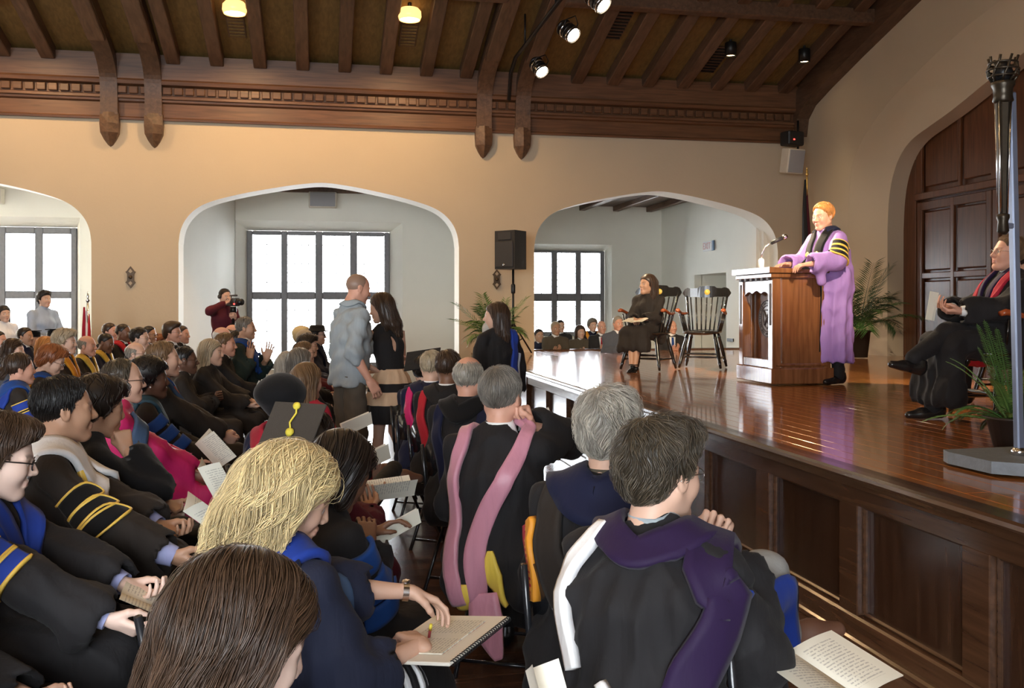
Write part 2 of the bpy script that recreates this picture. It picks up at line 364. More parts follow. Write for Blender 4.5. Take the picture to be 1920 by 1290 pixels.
def back_wall(mb, y, lo, hi, top, hx0, hx1, hz0, hz1, rx0, rx1, rz1, deep):
    """alcove back wall at y with a splayed window recess (rx) running back to the window (hx)"""
    T = .1
    mb.hexa([(lo, y, 0), (rx0, y, 0), (rx0, y + T, 0), (lo, y + T, 0)], [(lo, y, top), (rx0, y, top), (rx0, y + T, top), (lo, y + T, top)])
    mb.hexa([(rx1, y, 0), (hi, y, 0), (hi, y + T, 0), (rx1, y + T, 0)], [(rx1, y, top), (hi, y, top), (hi, y + T, top), (rx1, y + T, top)])
    mb.hexa([(rx0, y, rz1), (rx1, y, rz1), (rx1, y + T, rz1), (rx0, y + T, rz1)], [(rx0, y, top), (rx1, y, top), (rx1, y + T, top), (rx0, y + T, top)])
    mb.hexa([(rx0, y, 0), (rx1, y, 0), (rx1, y + T, 0), (rx0, y + T, 0)], [(rx0, y, hz0), (rx1, y, hz0), (rx1, y + T, hz0), (rx0, y + T, hz0)])
    y2 = y + deep
    A, B = [(rx0, y + .01, hz0), (rx1, y + .01, hz0), (rx1, y + .01, rz1), (rx0, y + .01, rz1)], [(hx0, y2, hz0), (hx1, y2, hz0), (hx1, y2, hz1), (hx0, y2, hz1)]
    for i in range(4):
        j = (i + 1) % 4
        mb.add([A[i], A[j], B[j], B[i]], [(0, 1, 2, 3)])
    # outer face around the opening so that no daylight leaks past the frame
    mb.hexa([(lo, y2, 0), (hx0, y2, 0), (hx0, y2 + .3, 0), (lo, y2 + .3, 0)], [(lo, y2, top), (hx0, y2, top), (hx0, y2 + .3, top), (lo, y2 + .3, top)])
    mb.hexa([(hx1, y2, 0), (hi, y2, 0), (hi, y2 + .3, 0), (hx1, y2 + .3, 0)], [(hx1, y2, top), (hi, y2, top), (hi, y2 + .3, top), (hx1, y2 + .3, top)])
    mb.hexa([(hx0, y2, hz1), (hx1, y2, hz1), (hx1, y2 + .3, hz1), (hx0, y2 + .3, hz1)], [(hx0, y2, top), (hx1, y2, top), (hx1, y2 + .3, top), (hx0, y2 + .3, top)])
    mb.hexa([(hx0, y2, -.1), (hx1, y2, -.1), (hx1, y2 + .3, -.1), (hx0, y2 + .3, -.1)], [(hx0, y2, hz0), (hx1, y2, hz0), (hx1, y2 + .3, hz0), (hx0, y2 + .3, hz0)])
def slab(mb, pts, z0, z1): mb.prism(pts, z0, z1, 'z')
# recess behind the middle arch
mb = MB(); back_wall(mb, 18.6, -1.62, 2.75, 4.3, -1.42, 1.30, .37, 3.05, -1.62, 1.53, 3.21, .4)
mb.prism([(-2.35, 16.0), (-1.62, 18.62), (-1.62, 19.2), (-2.6, 19.2), (-2.6, 16.0)], 0, 4.3, 'z')
mb.prism([(2.6, 16.0), (2.75, 16.0), (2.75, 19.2), (2.6, 19.2)], 0, 4.3, 'z')
struct('wall_recess_middle', mb, alcove_paint)
mb = MB(); mb.box((0, 17.5, 4.0), (5.4, 3.6, .1)); alc_c = struct('ceiling_recess_middle', mb, beam_wood)
for y in (16.6, 17.6): mb = MB(); mb.box((0, 0, 0), (5.2, .2, .22), bev=.01); mb.build('ceiling_beam', beam_wood, alc_c, (0, y, 3.88))
mb = MB(); mb.box((0, 0, 0), (5.2, .12, .3), bev=.01); mb.build('ceiling_beam', beam_wood, alc_c, (0.3, 18.52, 3.9))
mb = MB(); mb.box((0, 0, 0), (.22, .3, .16), bev=.02); mb.build('corbel', beam_wood, alc_c, (2.5, 18.35, 3.30))
window(2, 'window_2', 19.0, [(-1.33, -.79), (-.67, -.14), (0, .53), (.67, 1.2)], [(.47, 1.71), (1.86, 2.96)], .37, 3.04, None, (4, 6))
# recess behind the left arch
mb = MB(); back_wall(mb, 18.6, -9.0, -3.0, 4.3, -7.0, -4.5, .37, 3.05, -7.2, -4.36, 3.2, .4)
struct('wall_recess_left', mb, alcove_paint)
mb = MB(); mb.box((-5.9, 17.5, 4.0), (5.9, 3.6, .1)); struct('ceiling_recess_left', mb, beam_wood)
window(1, 'window_1', 19.0, [(-6.9, -6.4), (-6.28, -5.85), (-5.72, -5.22), (-5.08, -4.6)], [(.47, 1.72), (1.86, 2.92)], .37, 3.04, None, None)
# room behind the right arch, beyond the stage
mb = MB(); back_wall(mb, 20.9, 2.75, 7.8, 4.2, 2.98, 6.42, .9, 2.86, 2.9, 6.5, 2.99, .3)
mb.prism([(2.75, 16.0), (2.85, 16.0), (2.85, 21.5), (2.75, 21.5)], 0, 4.2, 'z')
struct('wall_recess_right', mb, alcove_paint)
mb = MB()  # right side wall with a deep doorway
for a, b, z0, z1 in ((16.0, 17.3, 0, 4.2), (18.9, 21.5, 0, 4.2), (17.3, 18.9, 2.24, 4.2)): mb.box((7.78, (a + b) / 2, (z0 + z1) / 2), (.16, b - a, z1 - z0))
mb.box((8.2, 17.28, 1.2), (.7, .04, 2.4)); mb.box((8.2, 18.92, 1.2), (.7, .04, 2.4)); mb.box((8.2, 18.1, 2.26), (.7, 1.6, .04)); mb.box((8.5, 18.1, 1.2), (.06, 1.7, 2.4))
mb.box((7.86, 15.98, 2.1), (.2, .3, 4.2))
struct('wall_recess_side', mb, alcove_paint)
mb = MB(); mb.box((8.42, 18.0, 1.42), (.05, .95, 1.15), bev=.01); d2 = tag(mb.build('door_2', panel_wood), kind='structure')
mb = MB(); mb.box((5.3, 18.7, 3.92), (5.2, 5.5, .1)); alc_r = struct('ceiling_recess_right', mb, beam_wood)
for k in range(6): mb = MB(); mb.box((0, 0, 0), (.14, 5.3, .16), bev=.01); mb.build('ceiling_beam', beam_wood, alc_r, (3.4 + k * .8, 18.7, 3.84))
window(3, 'window_3', 21.2, [(3.08, 3.5), (3.62, 4.05), (4.17, 4.57), (4.69, 5.14), (5.28, 5.71), (5.84, 6.3)], [(1.0, 1.7), (1.88, 2.81)], .9, 2.86, None, (4, 6))
# end wall and the window wall behind the photographer (the hall is lit from both sides)
mb = MB(); mb.box((XL - .1, 8, 3.6), (.2, 28, 8)); struct('wall_left', mb, plaster)
mb = MB(); holes = [(-9.6, -5.6), (-3.4, .6)]
xs = [XL] + [q for h in holes for q in h] + [XR + .5]
for a, b in zip(xs[0::2], xs[1::2]): mb.box(((a + b) / 2, YN - .2, 2.7), (b - a, .4, 5.6))
for a, b in holes: mb.box(((a + b) / 2, YN - .2, .35), (b - a, .4, .7)); mb.box(((a + b) / 2, YN - .2, 4.5), (b - a, .4, 2.2))
struct('wall_front', mb, plaster)
for i, (a, b) in enumerate(holes):
    window(i + 4, 'window_%d' % (i + 4), YN - .3, [(a + .1 + k * (b - a - .1) / 4, a + (k + 1) * (b - a - .1) / 4) for k in range(4)], [(.8, 1.9), (2.05, 3.3)], .7, 3.4, None, None)
# portals of the wall behind must face +y
for o in [q for q in COL.objects if q.name.startswith('window_portal') and q.location.y < 0]: o.rotation_euler = (PI / 2, 0, 0); o.location.y -= .6
# ------------------------------------------------------------------ stage
stage = empty('stage', (XST, 2, 0)); stage['kind'] = 'structure'
def sp(mb, name, m, par=stage): return mb.build(name, m, par, (-XST, -2, 0))
mb = MB(); mb.box(((2.5 + 8.8) / 2, 6.3, .38), (8.8 - 2.5, 18.6, .76)); sp(mb, 'carcase', panel_wood)
BW = .118; k = 0
bm_ = [MB().box((0, 0, 0), (BW - .002, 4.6, .03), bev=.0015).mesh('floorboard', stage_wood)]
x = XST + .05 + BW / 2; j = 0
while x < 8.78:
    cuts = [-3.0] + [-3.0 + (j * 1.37) % 4.6 + .4 + 4.6 * i for i in range(4)]; cuts = [q for q in cuts if q < 15.6] + [15.92]
    for i, (ya, yb) in enumerate(zip(cuts[:-1], cuts[1:])):
        o = link('floorboard', bm_[0], stage, (x - XST, (ya + yb) / 2 - 2, .793)); o.scale.y = (yb - ya - .002) / 4.6
    x += BW; j += 1
# nosing, panelled front
prof = [(2.40, .808), (2.355, .808), (2.34, .80), (2.335, .785), (2.345, .772), (2.365, .768), (2.37, .75), (2.385, .745), (2.39, .725), (2.41, .72), (2.46, .72), (2.46, .808)]
mb = MB()
n = len(prof); mb.add([(a, -3, b) for a, b in prof] + [(a, 11.2, b) for a, b in prof], [tuple(range(n)), tuple(range(2 * n - 1, n - 1, -1))] + [(i, i + n, (i + 1) % n + n, (i + 1) % n) for i in range(n)]); sp(mb, 'nosing', rail_wood)
mb = MB(); mb.box((2.44, 4.1, .685), (.06, 14.2, .09)); sp(mb, 'top_rail', rail_wood)
mb = MB(); mb.box((2.44, 4.1, .06), (.07, 14.2, .14), bev=.01); mb.box((2.40, 4.1, .02), (.05, 14.2, .04), bev=.01); sp(mb, 'base_rail', rail_wood)
sm = MB().box((0, 0, 0), (.06, .155, .51), bev=.004).mesh('stile', rail_wood)
pm = MB().box((0, 0, 0), (.03, .74, .53)).mesh('panel', panel_wood)
mm = MB()
for s_ in (-1, 1): mm.box((0, s_ * .355, 0), (.025, .02, .51), bev=.008); mm.box((0, 0, s_ * .245), (.025, .71, .02), bev=.008)
mm = mm.mesh('panel_moulding', rail_wood)
for k in range(15):
    y0 = 2.36 + .885 * (k - 3)
    if y0 > 10.7: break
    link('stile', sm, stage, (2.44 - XST, y0 - .08 - 2, .385)); p = link('panel', pm, stage, (2.47 - XST, y0 + .365 - 2, .385))
    link('panel_moulding', mm, p, (-.02, 0, 0))
mb = MB(); mb.box((5.4, 11.16 if 0 else 16.0, .80), (5.0, .25, .06), bev=.01); sp(mb, 'back_ledge', rail_wood)
# the stage narrows beyond the front: left return wall to the arcade wall
mb = MB(); mb.box((2.45, 13.3, .4), (.1, 4.3, .8)); sp(mb, 'return_panel', rail_wood)
# ------------------------------------------------------------------ sculpting kit: smooth blends of round shapes, skinned to one surface
F32 = np.float32
def V3(*p): return np.array(p, dtype=float)
def nrm(v): v = np.asarray(v, float); return v / (np.linalg.norm(v) + 1e-12)
class SDF:
    def __init__(s): s.p = []; s.disp = None
    def _a(s, fn, lo, hi, k, op): s.p.append((fn, np.array(lo, float), np.array(hi, float), k, op)); return s
    def rc(s, a, b, ra, rb=None, k=.03, op='u', sq=(1, 1, 1)):
        a = np.asarray(a, float); b = np.asarray(b, float); rb = ra if rb is None else rb; q = np.asarray(sq, float)
        A, B = a * q, b * q; ba = B - A; L2 = float(ba @ ba) + 1e-12
        def fn(X, Y, Z):
            x, y, z = X * q[0] - A[0], Y * q[1] - A[1], Z * q[2] - A[2]
            h = np.clip((x * ba[0] + y * ba[1] + z * ba[2]) / L2, 0, 1)
            return np.sqrt((x - h * ba[0]) ** 2 + (y - h * ba[1]) ** 2 + (z - h * ba[2]) ** 2) - (ra + (rb - ra) * h)
        r = max(ra, rb) / q; return s._a(fn, np.minimum(a, b) - r, np.maximum(a, b) + r, k, op)
    def ell(s, c, r, k=.03, op='u', M=None):
        c = np.asarray(c, float); r = np.asarray(r, float)
        def fn(X, Y, Z):
            x, y, z = X - c[0], Y - c[1], Z - c[2]
            if M is not None: x, y, z = (M[0][0] * x + M[0][1] * y + M[0][2] * z, M[1][0] * x + M[1][1] * y + M[1][2] * z, M[2][0] * x + M[2][1] * y + M[2][2] * z)
            k0 = np.sqrt((x / r[0]) ** 2 + (y / r[1]) ** 2 + (z / r[2]) ** 2); k1 = np.sqrt((x / r[0] ** 2) ** 2 + (y / r[1] ** 2) ** 2 + (z / r[2] ** 2) ** 2)
            return k0 * (k0 - 1) / (k1 + 1e-6)
        rr = r if M is None else np.array([max(r)] * 3)
        return s._a(fn, c - rr, c + rr, k, op)
    def cut(s, fn, lo, hi, k=.005): return s._a(fn, lo, hi, k, 'i')
    @staticmethod
    def comb(d, e, k, op):
        if op == 'u':
            h = np.maximum(k - np.abs(d - e), 0) / k; return np.minimum(d, e) - h * h * k * .25
        if op == 's': e = -e
        h = np.maximum(k - np.abs(d - e), 0) / k; return np.maximum(d, e) + h * h * k * .25
    def ev(s, P):
        P = np.asarray(P, float); X, Y, Z = P[..., 0], P[..., 1], P[..., 2]; d = np.full(X.shape, 9.0)
        for fn, lo, hi, k, op in s.p: d = s.comb(d, fn(X, Y, Z), k, op)
        if s.disp is not None: d = d + s.disp(X, Y, Z)
        return d
    def grad(s, P, e=.004):
        g = np.stack([s.ev(P + np.eye(3)[i] * e) - s.ev(P - np.eye(3)[i] * e) for i in range(3)], -1)
        return g / (np.linalg.norm(g, axis=-1, keepdims=True) + 1e-9)
    def project(s, P, off=0, n=5):
        P = np.array(P, float)
        for _ in range(n): P = P - s.grad(P) * np.clip(s.ev(P) - off, -.06, .06)[..., None]
        return P
    def mesh(s, res):
        us = [q for q in s.p if q[4] == 'u']
        lo = np.min([q[1] for q in us], 0) - 3 * res - .02; hi = np.max([q[2] for q in us], 0) + 3 * res + .02
        ax = [np.arange(lo[i], hi[i] + res, res, dtype=F32) for i in range(3)]
        D = np.full([len(a) for a in ax], 1.0, F32)
        for fn, a, b, k, op in s.p:
            m = k + 2.5 * res
            ix = [(max(0, int((a[i] - m - lo[i]) / res)), min(len(ax[i]), int((b[i] + m - lo[i]) / res) + 2)) for i in range(3)]
            if any(p >= q for p, q in ix): continue
            sl = tuple(slice(*q) for q in ix)
            e = fn(ax[0][sl[0]][:, None, None], ax[1][sl[1]][None, :, None], ax[2][sl[2]][None, None, :])
            D[sl] = s.comb(D[sl], e, k, op)
        if s.disp is not None:
            i, j, k = np.nonzero(np.abs(D) < .05)
            D[i, j, k] += s.disp(ax[0][i], ax[1][j], ax[2][k])
        return surfnets(D, lo, res)
def surfnets(D, org, res):
    s = D < 0; nc = tuple(n - 1 for n in D.shape); N = nc[0] * nc[1] * nc[2]
    cnt = np.zeros(N, F32); sm = np.zeros((N, 3), F32); E = []
    for a in range(3):
        A = np.moveaxis(D, a, 0); S_ = np.moveaxis(s, a, 0)
        c = np.moveaxis(S_[:-1] != S_[1:], 0, a); I = np.argwhere(c)
        if len(I) == 0: E.append(None); continue
        J = I.copy(); J[:, a] += 1
        d0, d1 = D[I[:, 0], I[:, 1], I[:, 2]], D[J[:, 0], J[:, 1], J[:, 2]]
        pos = I.astype(F32); pos[:, a] += d0 / (d0 - d1)
        b, c2 = [(1, 2), (2, 0), (0, 1)][a]; cells = []
        ok = (I[:, b] > 0) & (I[:, c2] > 0) & (I[:, b] < nc[b]) & (I[:, c2] < nc[c2])
        I, pos, inside = I[ok], pos[ok], s[I[ok][:, 0], I[ok][:, 1], I[ok][:, 2]]
        for ob, oc in ((0, 0), (-1, 0), (-1, -1), (0, -1)):
            K = I.copy(); K[:, b] += ob; K[:, c2] += oc
            f = (K[:, 0] * nc[1] + K[:, 1]) * nc[2] + K[:, 2]; cells.append(f)
            cnt += np.bincount(f, minlength=N).astype(F32)
            for q in range(3): sm[:, q] += np.bincount(f, weights=pos[:, q], minlength=N).astype(F32)
        cells = np.stack(cells, 1); cells[~inside] = cells[~inside][:, ::-1]; E.append(cells)
    act = np.nonzero(cnt)[0]; mp = np.full(N, -1, np.int64); mp[act] = np.arange(len(act))
    V = sm[act] / cnt[act][:, None] * res + np.asarray(org, F32)
    Fc = mp[np.concatenate([e for e in E if e is not None])]
    return V.astype(float), Fc
def fast_mesh(name, V, Fq, mats, col=None, smooth=True):
    """V (n,3), Fq list of arrays of quads / tris"""
    me = bpy.data.meshes.new(name); me.vertices.add(len(V)); me.vertices.foreach_set('co', np.asarray(V, F32).ravel())
    Fq = [f for f in (Fq if isinstance(Fq, list) else [Fq]) if len(f)]
    lp = np.concatenate([f.ravel() for f in Fq]); tot = np.concatenate([np.full(len(f), f.shape[1]) for f in Fq]); st = np.concatenate([[0], np.cumsum(tot)[:-1]])
    me.loops.add(len(lp)); me.loops.foreach_set('vertex_index', lp.astype(np.int32))
    me.polygons.add(len(tot)); me.polygons.foreach_set('loop_start', st.astype(np.int32)); me.polygons.foreach_set('loop_total', tot.astype(np.int32))
    me.polygons.foreach_set('use_smooth', np.full(len(tot), smooth))
    if col is not None:
        at = me.attributes.new('col', 'FLOAT_COLOR', 'POINT'); c = np.ones((len(V), 4), F32); c[:, :col.shape[1]] = col; at.data.foreach_set('color', c.ravel())
    for m in (mats if isinstance(mats, (list, tuple)) else [mats]): me.materials.append(m)
    me.update(calc_edges=True); return me
def R3(yaw=0, pitch=0, roll=0):
    """head turn: yaw to the left, pitch down, roll to the right, in degrees (forward = +x)"""
    y, p, r = map(math.radians, (yaw, pitch, roll))
    Rz = np.array([[math.cos(y), -math.sin(y), 0], [math.sin(y), math.cos(y), 0], [0, 0, 1]])
    Ry = np.array([[math.cos(p), 0, math.sin(p)], [0, 1, 0], [-math.sin(p), 0, math.cos(p)]])
    Rx = np.array([[1, 0, 0], [0, math.cos(r), -math.sin(r)], [0, math.sin(r), math.cos(r)]])
    return Rz @ Ry @ Rx
# ------------------------------------------------------------------ head
def head_sdf(sex='m'):
    s = SDF(); f = sex == 'f'; w = .94 if f else 1
    s.ell((-.014, 0, .034), (.097, .076 * w, .086), k=.03)
    s.ell((.028, 0, -.03), (.058, .057 * w, .085), k=.035)
    s.rc((-.012, .05 * w, -.045), (.062, .014, -.098), .022, .017, k=.03); s.rc((-.012, -.05 * w, -.045), (.062, -.014, -.098), .022, .017, k=.03)
    s.ell((.068, 0, -.097), (.021, .024, .018), k=.02)
    for q in (-1, 1):
        s.ell((.052, q * .04 * w, -.026), (.03, .022, .03), k=.025)
        s.rc((.076, q * .012, .02 if f else .018), (.066, q * .045, .018), .011 if f else .014, .009, k=.015)
    for q in (-1, 1): s.ell((.098, q * .031 * w, .001), (.016, .017, .013), k=.012, op='s')
    for q in (-1, 1): s.ell((.071, q * .031 * w, .0), (.0145, .0155, .0125), k=.004)
    s.rc((.083, 0, .012), (.106 if not f else .102, 0, -.026), .008, .0115 if not f else .0095, k=.012)
    s.rc((.094, .012, -.031), (.094, -.012, -.031), .0085, k=.008)
    s.ell((.086, 0, -.056), (.011, .023, .0075), k=.008); s.ell((.085, 0, -.069), (.011, .020, .0085), k=.008)
    s.rc((.1, .02, -.0625), (.1, -.02, -.0625), .0035, k=.005, op='s')
    Mx = R3(0, -14, 0)
    for q in (-1, 1):
        s.ell((-.012, q * .078 * w, -.004), (.019, .008, .031), k=.008, M=Mx.T); s.ell((-.006, q * .086 * w, .0), (.009, .006, .016), k=.006, op='s')
    s.rc((-.022, 0, -.05), (-.05, 0, -.17), .05 if not f else .043, .056 if not f else .047, k=.03)
    return s
def head_cols(V):
    x, y, z = V[:, 0], V[:, 1], V[:, 2]; c = np.zeros((len(V), 3)); ay = np.abs(y)
    c[:, 0] = np.clip(1.3 - np.sqrt(((y) / .022) ** 2 + ((z + .063) / .012) ** 2), 0, 1) * (x > .078)                       # lips
    br = np.clip(1.4 - np.abs(z - (.0205 + .006 * np.sin(np.clip((ay - .015) / .035, 0, 1) * 2.6))) / .0055, 0, 1) * (ay > .012) * (ay < .052) * (x > .055)
    iris = (np.hypot(ay - .031, z) < .0062) * (x > .078)
    lash = np.clip(1.2 - np.abs(np.hypot((ay - .031) / 1.25, z * 1.1) - .0115) / .003, 0, 1) * (x > .06) * (z > -.006)
    c[:, 1] = np.clip(.55 * br + .9 * iris + .4 * lash, 0, 1)
    c[:, 2] = (np.hypot((ay - .031) / 1.2, z) < .0095) * (x > .072) * (1 - c[:, 1])                                        # white of the eye
    return c
HEADS = {}
def head_arr(sex, res):
    k = (sex, res)
    if k not in HEADS: V, Fc = head_sdf(sex).mesh(res); HEADS[k] = (V, Fc, head_cols(V))
    return HEADS[k]
# ------------------------------------------------------------------ hands (right hand, palm down, fingers along +x, thumb to +y)
HANDS = {}
def hand(pose, res):
    k = (pose, res)
    if k in HANDS: return HANDS[k]
    curl = {'hold': (38, 42, 25), 'flat': (10, 14, 8), 'relax': (22, 30, 18), 'fist': (72, 85, 45), 'clasp': (48, 50, 30), 'write': (50, 60, 30), 'grip': (60, 70, 40)}[pose]
    s = SDF(); ys = (.030, .010, -.010, -.029); ln = (.94, 1.05, 1.0, .8); sp = (.10, .03, -.05, -.13)
    for y, l, a in zip(ys, ln, sp):
        s.rc((.004, y * .62, 0), (.082 + .006 * (l - .9), y, .002), .0145, .0115, k=.014)
    s.rc((-.02, 0, 0), (.012, 0, 0), .026, .027, k=.02, sq=(1, 1, 1.35))
    for i, (y, l, a) in enumerate(zip(ys, ln, sp)):
        p = V3(.085 + .005 * (l - .9), y, .002); an = 0; r0 = .0092 if i < 3 else .008
        for j, (L, c) in enumerate(zip((.044, .027, .022), curl)):
            an += math.radians(c * (1.08 if i > 1 else 1)); L *= l
            q = p + V3(math.cos(an) * math.cos(a), math.cos(an) * math.sin(a), -math.sin(an)) * L
            s.rc(p, q, r0 - j * .0008, r0 - (j + 1) * .0008, k=.004); p = q
    t = {'hold': [(.018, .026, -.006), (.046, .047, -.022), (.072, .048, -.034), (.094, .042, -.040)], 'flat': [(.018, .026, -.004), (.044, .052, -.01), (.070, .066, -.012), (.092, .074, -.012)]}
    t = t.get(pose, [(.018, .026, -.006), (.046, .046, -.02), (.07, .044, -.036), (.088, .03, -.044)])
    for j in range(3): s.rc(t[j], t[j + 1], (.0155, .0115, .0098)[j], (.0118, .0100, .008)[j], k=.008)
    V, Fc = s.mesh(res); HANDS[k] = (V, Fc); return HANDS[k]
def loft(pts, rs, n=10):
    mb = MB(); mb.tube(pts, rs, n=n); V = np.array(mb.v); q = np.array([f for f in mb.f if len(f) == 4]); return V, q
# ------------------------------------------------------------------ hair
def zline(kind):
    T = {'short': ([-.12, -.06, -.03, -.012, .012, .02, .045, .07, .11], [-.075, -.068, -.03, -.014, -.02, .03, .05, .078, .09]),
         'receding': ([-.12, -.06, -.03, -.012, .012, .018, .03, .05, .11], [-.075, -.065, -.03, -.012, -.018, .035, .085, .135, .15]),
         'thick': ([-.12, -.06, -.035, -.015, .012, .022, .05, .08, .12], [-.095, -.09, -.05, -.02, -.03, .02, .045, .062, .07]),
         'nape': ([-.14, -.10, -.06, -.035, -.015, .012, .022, .05, .08, .12], [-.085, -.085, -.08, -.035, -.015, -.02, .03, .05, .066, .075]),
         'girl': ([-.12, -.05, -.02, .0, .014, .026, .045, .08, .12], [-.4, -.4, -.3, -.16, -.08, .01, .04, .062, .078])}
    return T[kind]
HAIR = {}
def hair_sdf(kind):
    s = SDF(); zk = 'short'; th = 1.0; front = None
    if kind == 'short': s.ell((-.016, 0, .040), (.106, .086, .093), k=.02); zk = 'short'
    elif kind == 'crop': s.ell((-.015, 0, .037), (.101, .080, .088), k=.02); zk = 'short'
    elif kind == 'receding': s.ell((-.016, 0, .038), (.103, .083, .089), k=.02); zk = 'receding'
    elif kind in ('fringe', 'tonsure'): s.ell((-.018, 0, .030), (.100, .0815, .083), k=.02); zk = 'receding'
    elif kind == 'shaved': s.ell((-.015, 0, .034), (.0985, .078, .0865), k=.02); zk = 'receding'
    elif kind == 'tousled':
        s.ell((-.016, 0, .048), (.114, .093, .098), k=.03); s.ell((.05, 0, .10), (.06, .065, .035), k=.03); s.ell((-.07, 0, .0), (.05, .072, .07), k=.03); zk = 'nape'
    elif kind in ('thick', 'wavy'):
        g = .012 if kind == 'wavy' else .006
        s.ell((-.016, 0, .045), (.112 + g, .092 + g, .098 + g), k=.03); s.ell((.055, 0, .105), (.05, .06, .03), k=.03)
        s.ell((-.07, 0, -.02), (.055, .07, .07), k=.03); zk = 'thick'
    elif kind == 'bob':
        s.ell((-.016, 0, .042), (.112, .096, .096), k=.03)
        for q in (-1, 1): s.rc((-.005, q * .075, .02), (.0, q * .08, -.09), .036, .030, k=.03)
        s.rc((-.07, .04, .0), (-.075, .05, -.11), .05, .035, k=.03); s.rc((-.07, -.04, .0), (-.075, -.05, -.11), .05, .035, k=.03); zk = 'girl'
    elif kind == 'long':
        s.ell((-.018, 0, .042), (.108, .086, .094), k=.03)
        for q in (-1, 1):
            s.rc((-.03, q * .066, .02), (-.035, q * .072, -.15), .030, .030, k=.03); s.rc((-.035, q * .072, -.15), (-.02, q * .078, -.25), .028, .014, k=.03)
            s.rc((-.075, q * .036, .02), (-.09, q * .042, -.17), .046, .040, k=.03); s.rc((-.09, q * .042, -.17), (-.10, q * .045, -.27), .036, .016, k=.03)
        zk = 'girl'
    elif kind == 'fluffy':
        s.ell((-.02, 0, .046), (.122, .105, .100), k=.03); s.ell((-.06, 0, .01), (.09, .11, .09), k=.04)
        for q in (-1, 1):
            s.rc((-.015, q * .078, .02), (-.02, q * .095, -.10), .042, .045, k=.04); s.rc((-.02, q * .095, -.10), (.0, q * .10, -.17), .042, .028, k=.03)
            s.rc((-.08, q * .045, .0), (-.105, q * .06, -.11), .065, .058, k=.04); s.rc((-.105, q * .06, -.11), (-.13, q * .065, -.18), .05, .03, k=.03)
        zk = 'girl'
    elif kind == 'pony':
        s.ell((-.016, 0, .038), (.104, .083, .09), k=.02); s.ell((-.125, 0, -.02), (.035, .035, .035), k=.02); s.rc((-.13, 0, -.02), (-.13, .01, -.16), .028, .014, k=.02); zk = 'short'
    elif kind == 'afro': s.ell((-.02, 0, .05), (.125, .11, .105), k=.03); s.ell((-.06, 0, -.01), (.08, .09, .08), k=.03); zk = 'thick'
    xs, zs = zline(zk); xs = np.array(xs); zs = np.array(zs)
    s.cut(lambda X, Y, Z: (np.interp(X + 0 * Y + 0 * Z, xs, zs) - .012 * (np.abs(Y) > .055) * (zk in ('short', 'receding')) - Z) * .7, (-.3, -.3, -.5), (.3, .3, .3), .008)
    if kind in ('short', 'crop', 'receding', 'thick', 'tousled', 'wavy'):      # thin out towards the hairline
        tk = {'crop': .004, 'receding': .008, 'short': .009, 'thick': .013, 'tousled': .014, 'wavy': .014}[kind]
        s.disp = lambda X, Y, Z: (tk * np.exp(-np.clip(Z - np.interp(X, xs, zs), 0, .2) / .016)).astype(np.asarray(X).dtype)
    if kind in ('fringe', 'tonsure'):
        s.cut(lambda X, Y, Z: (Z + .25 * X - (.055 if kind == 'fringe' else .085)) * .8 + .0 * Y, (-.3, -.3, -.5), (.3, .3, .3), .01)
    return s
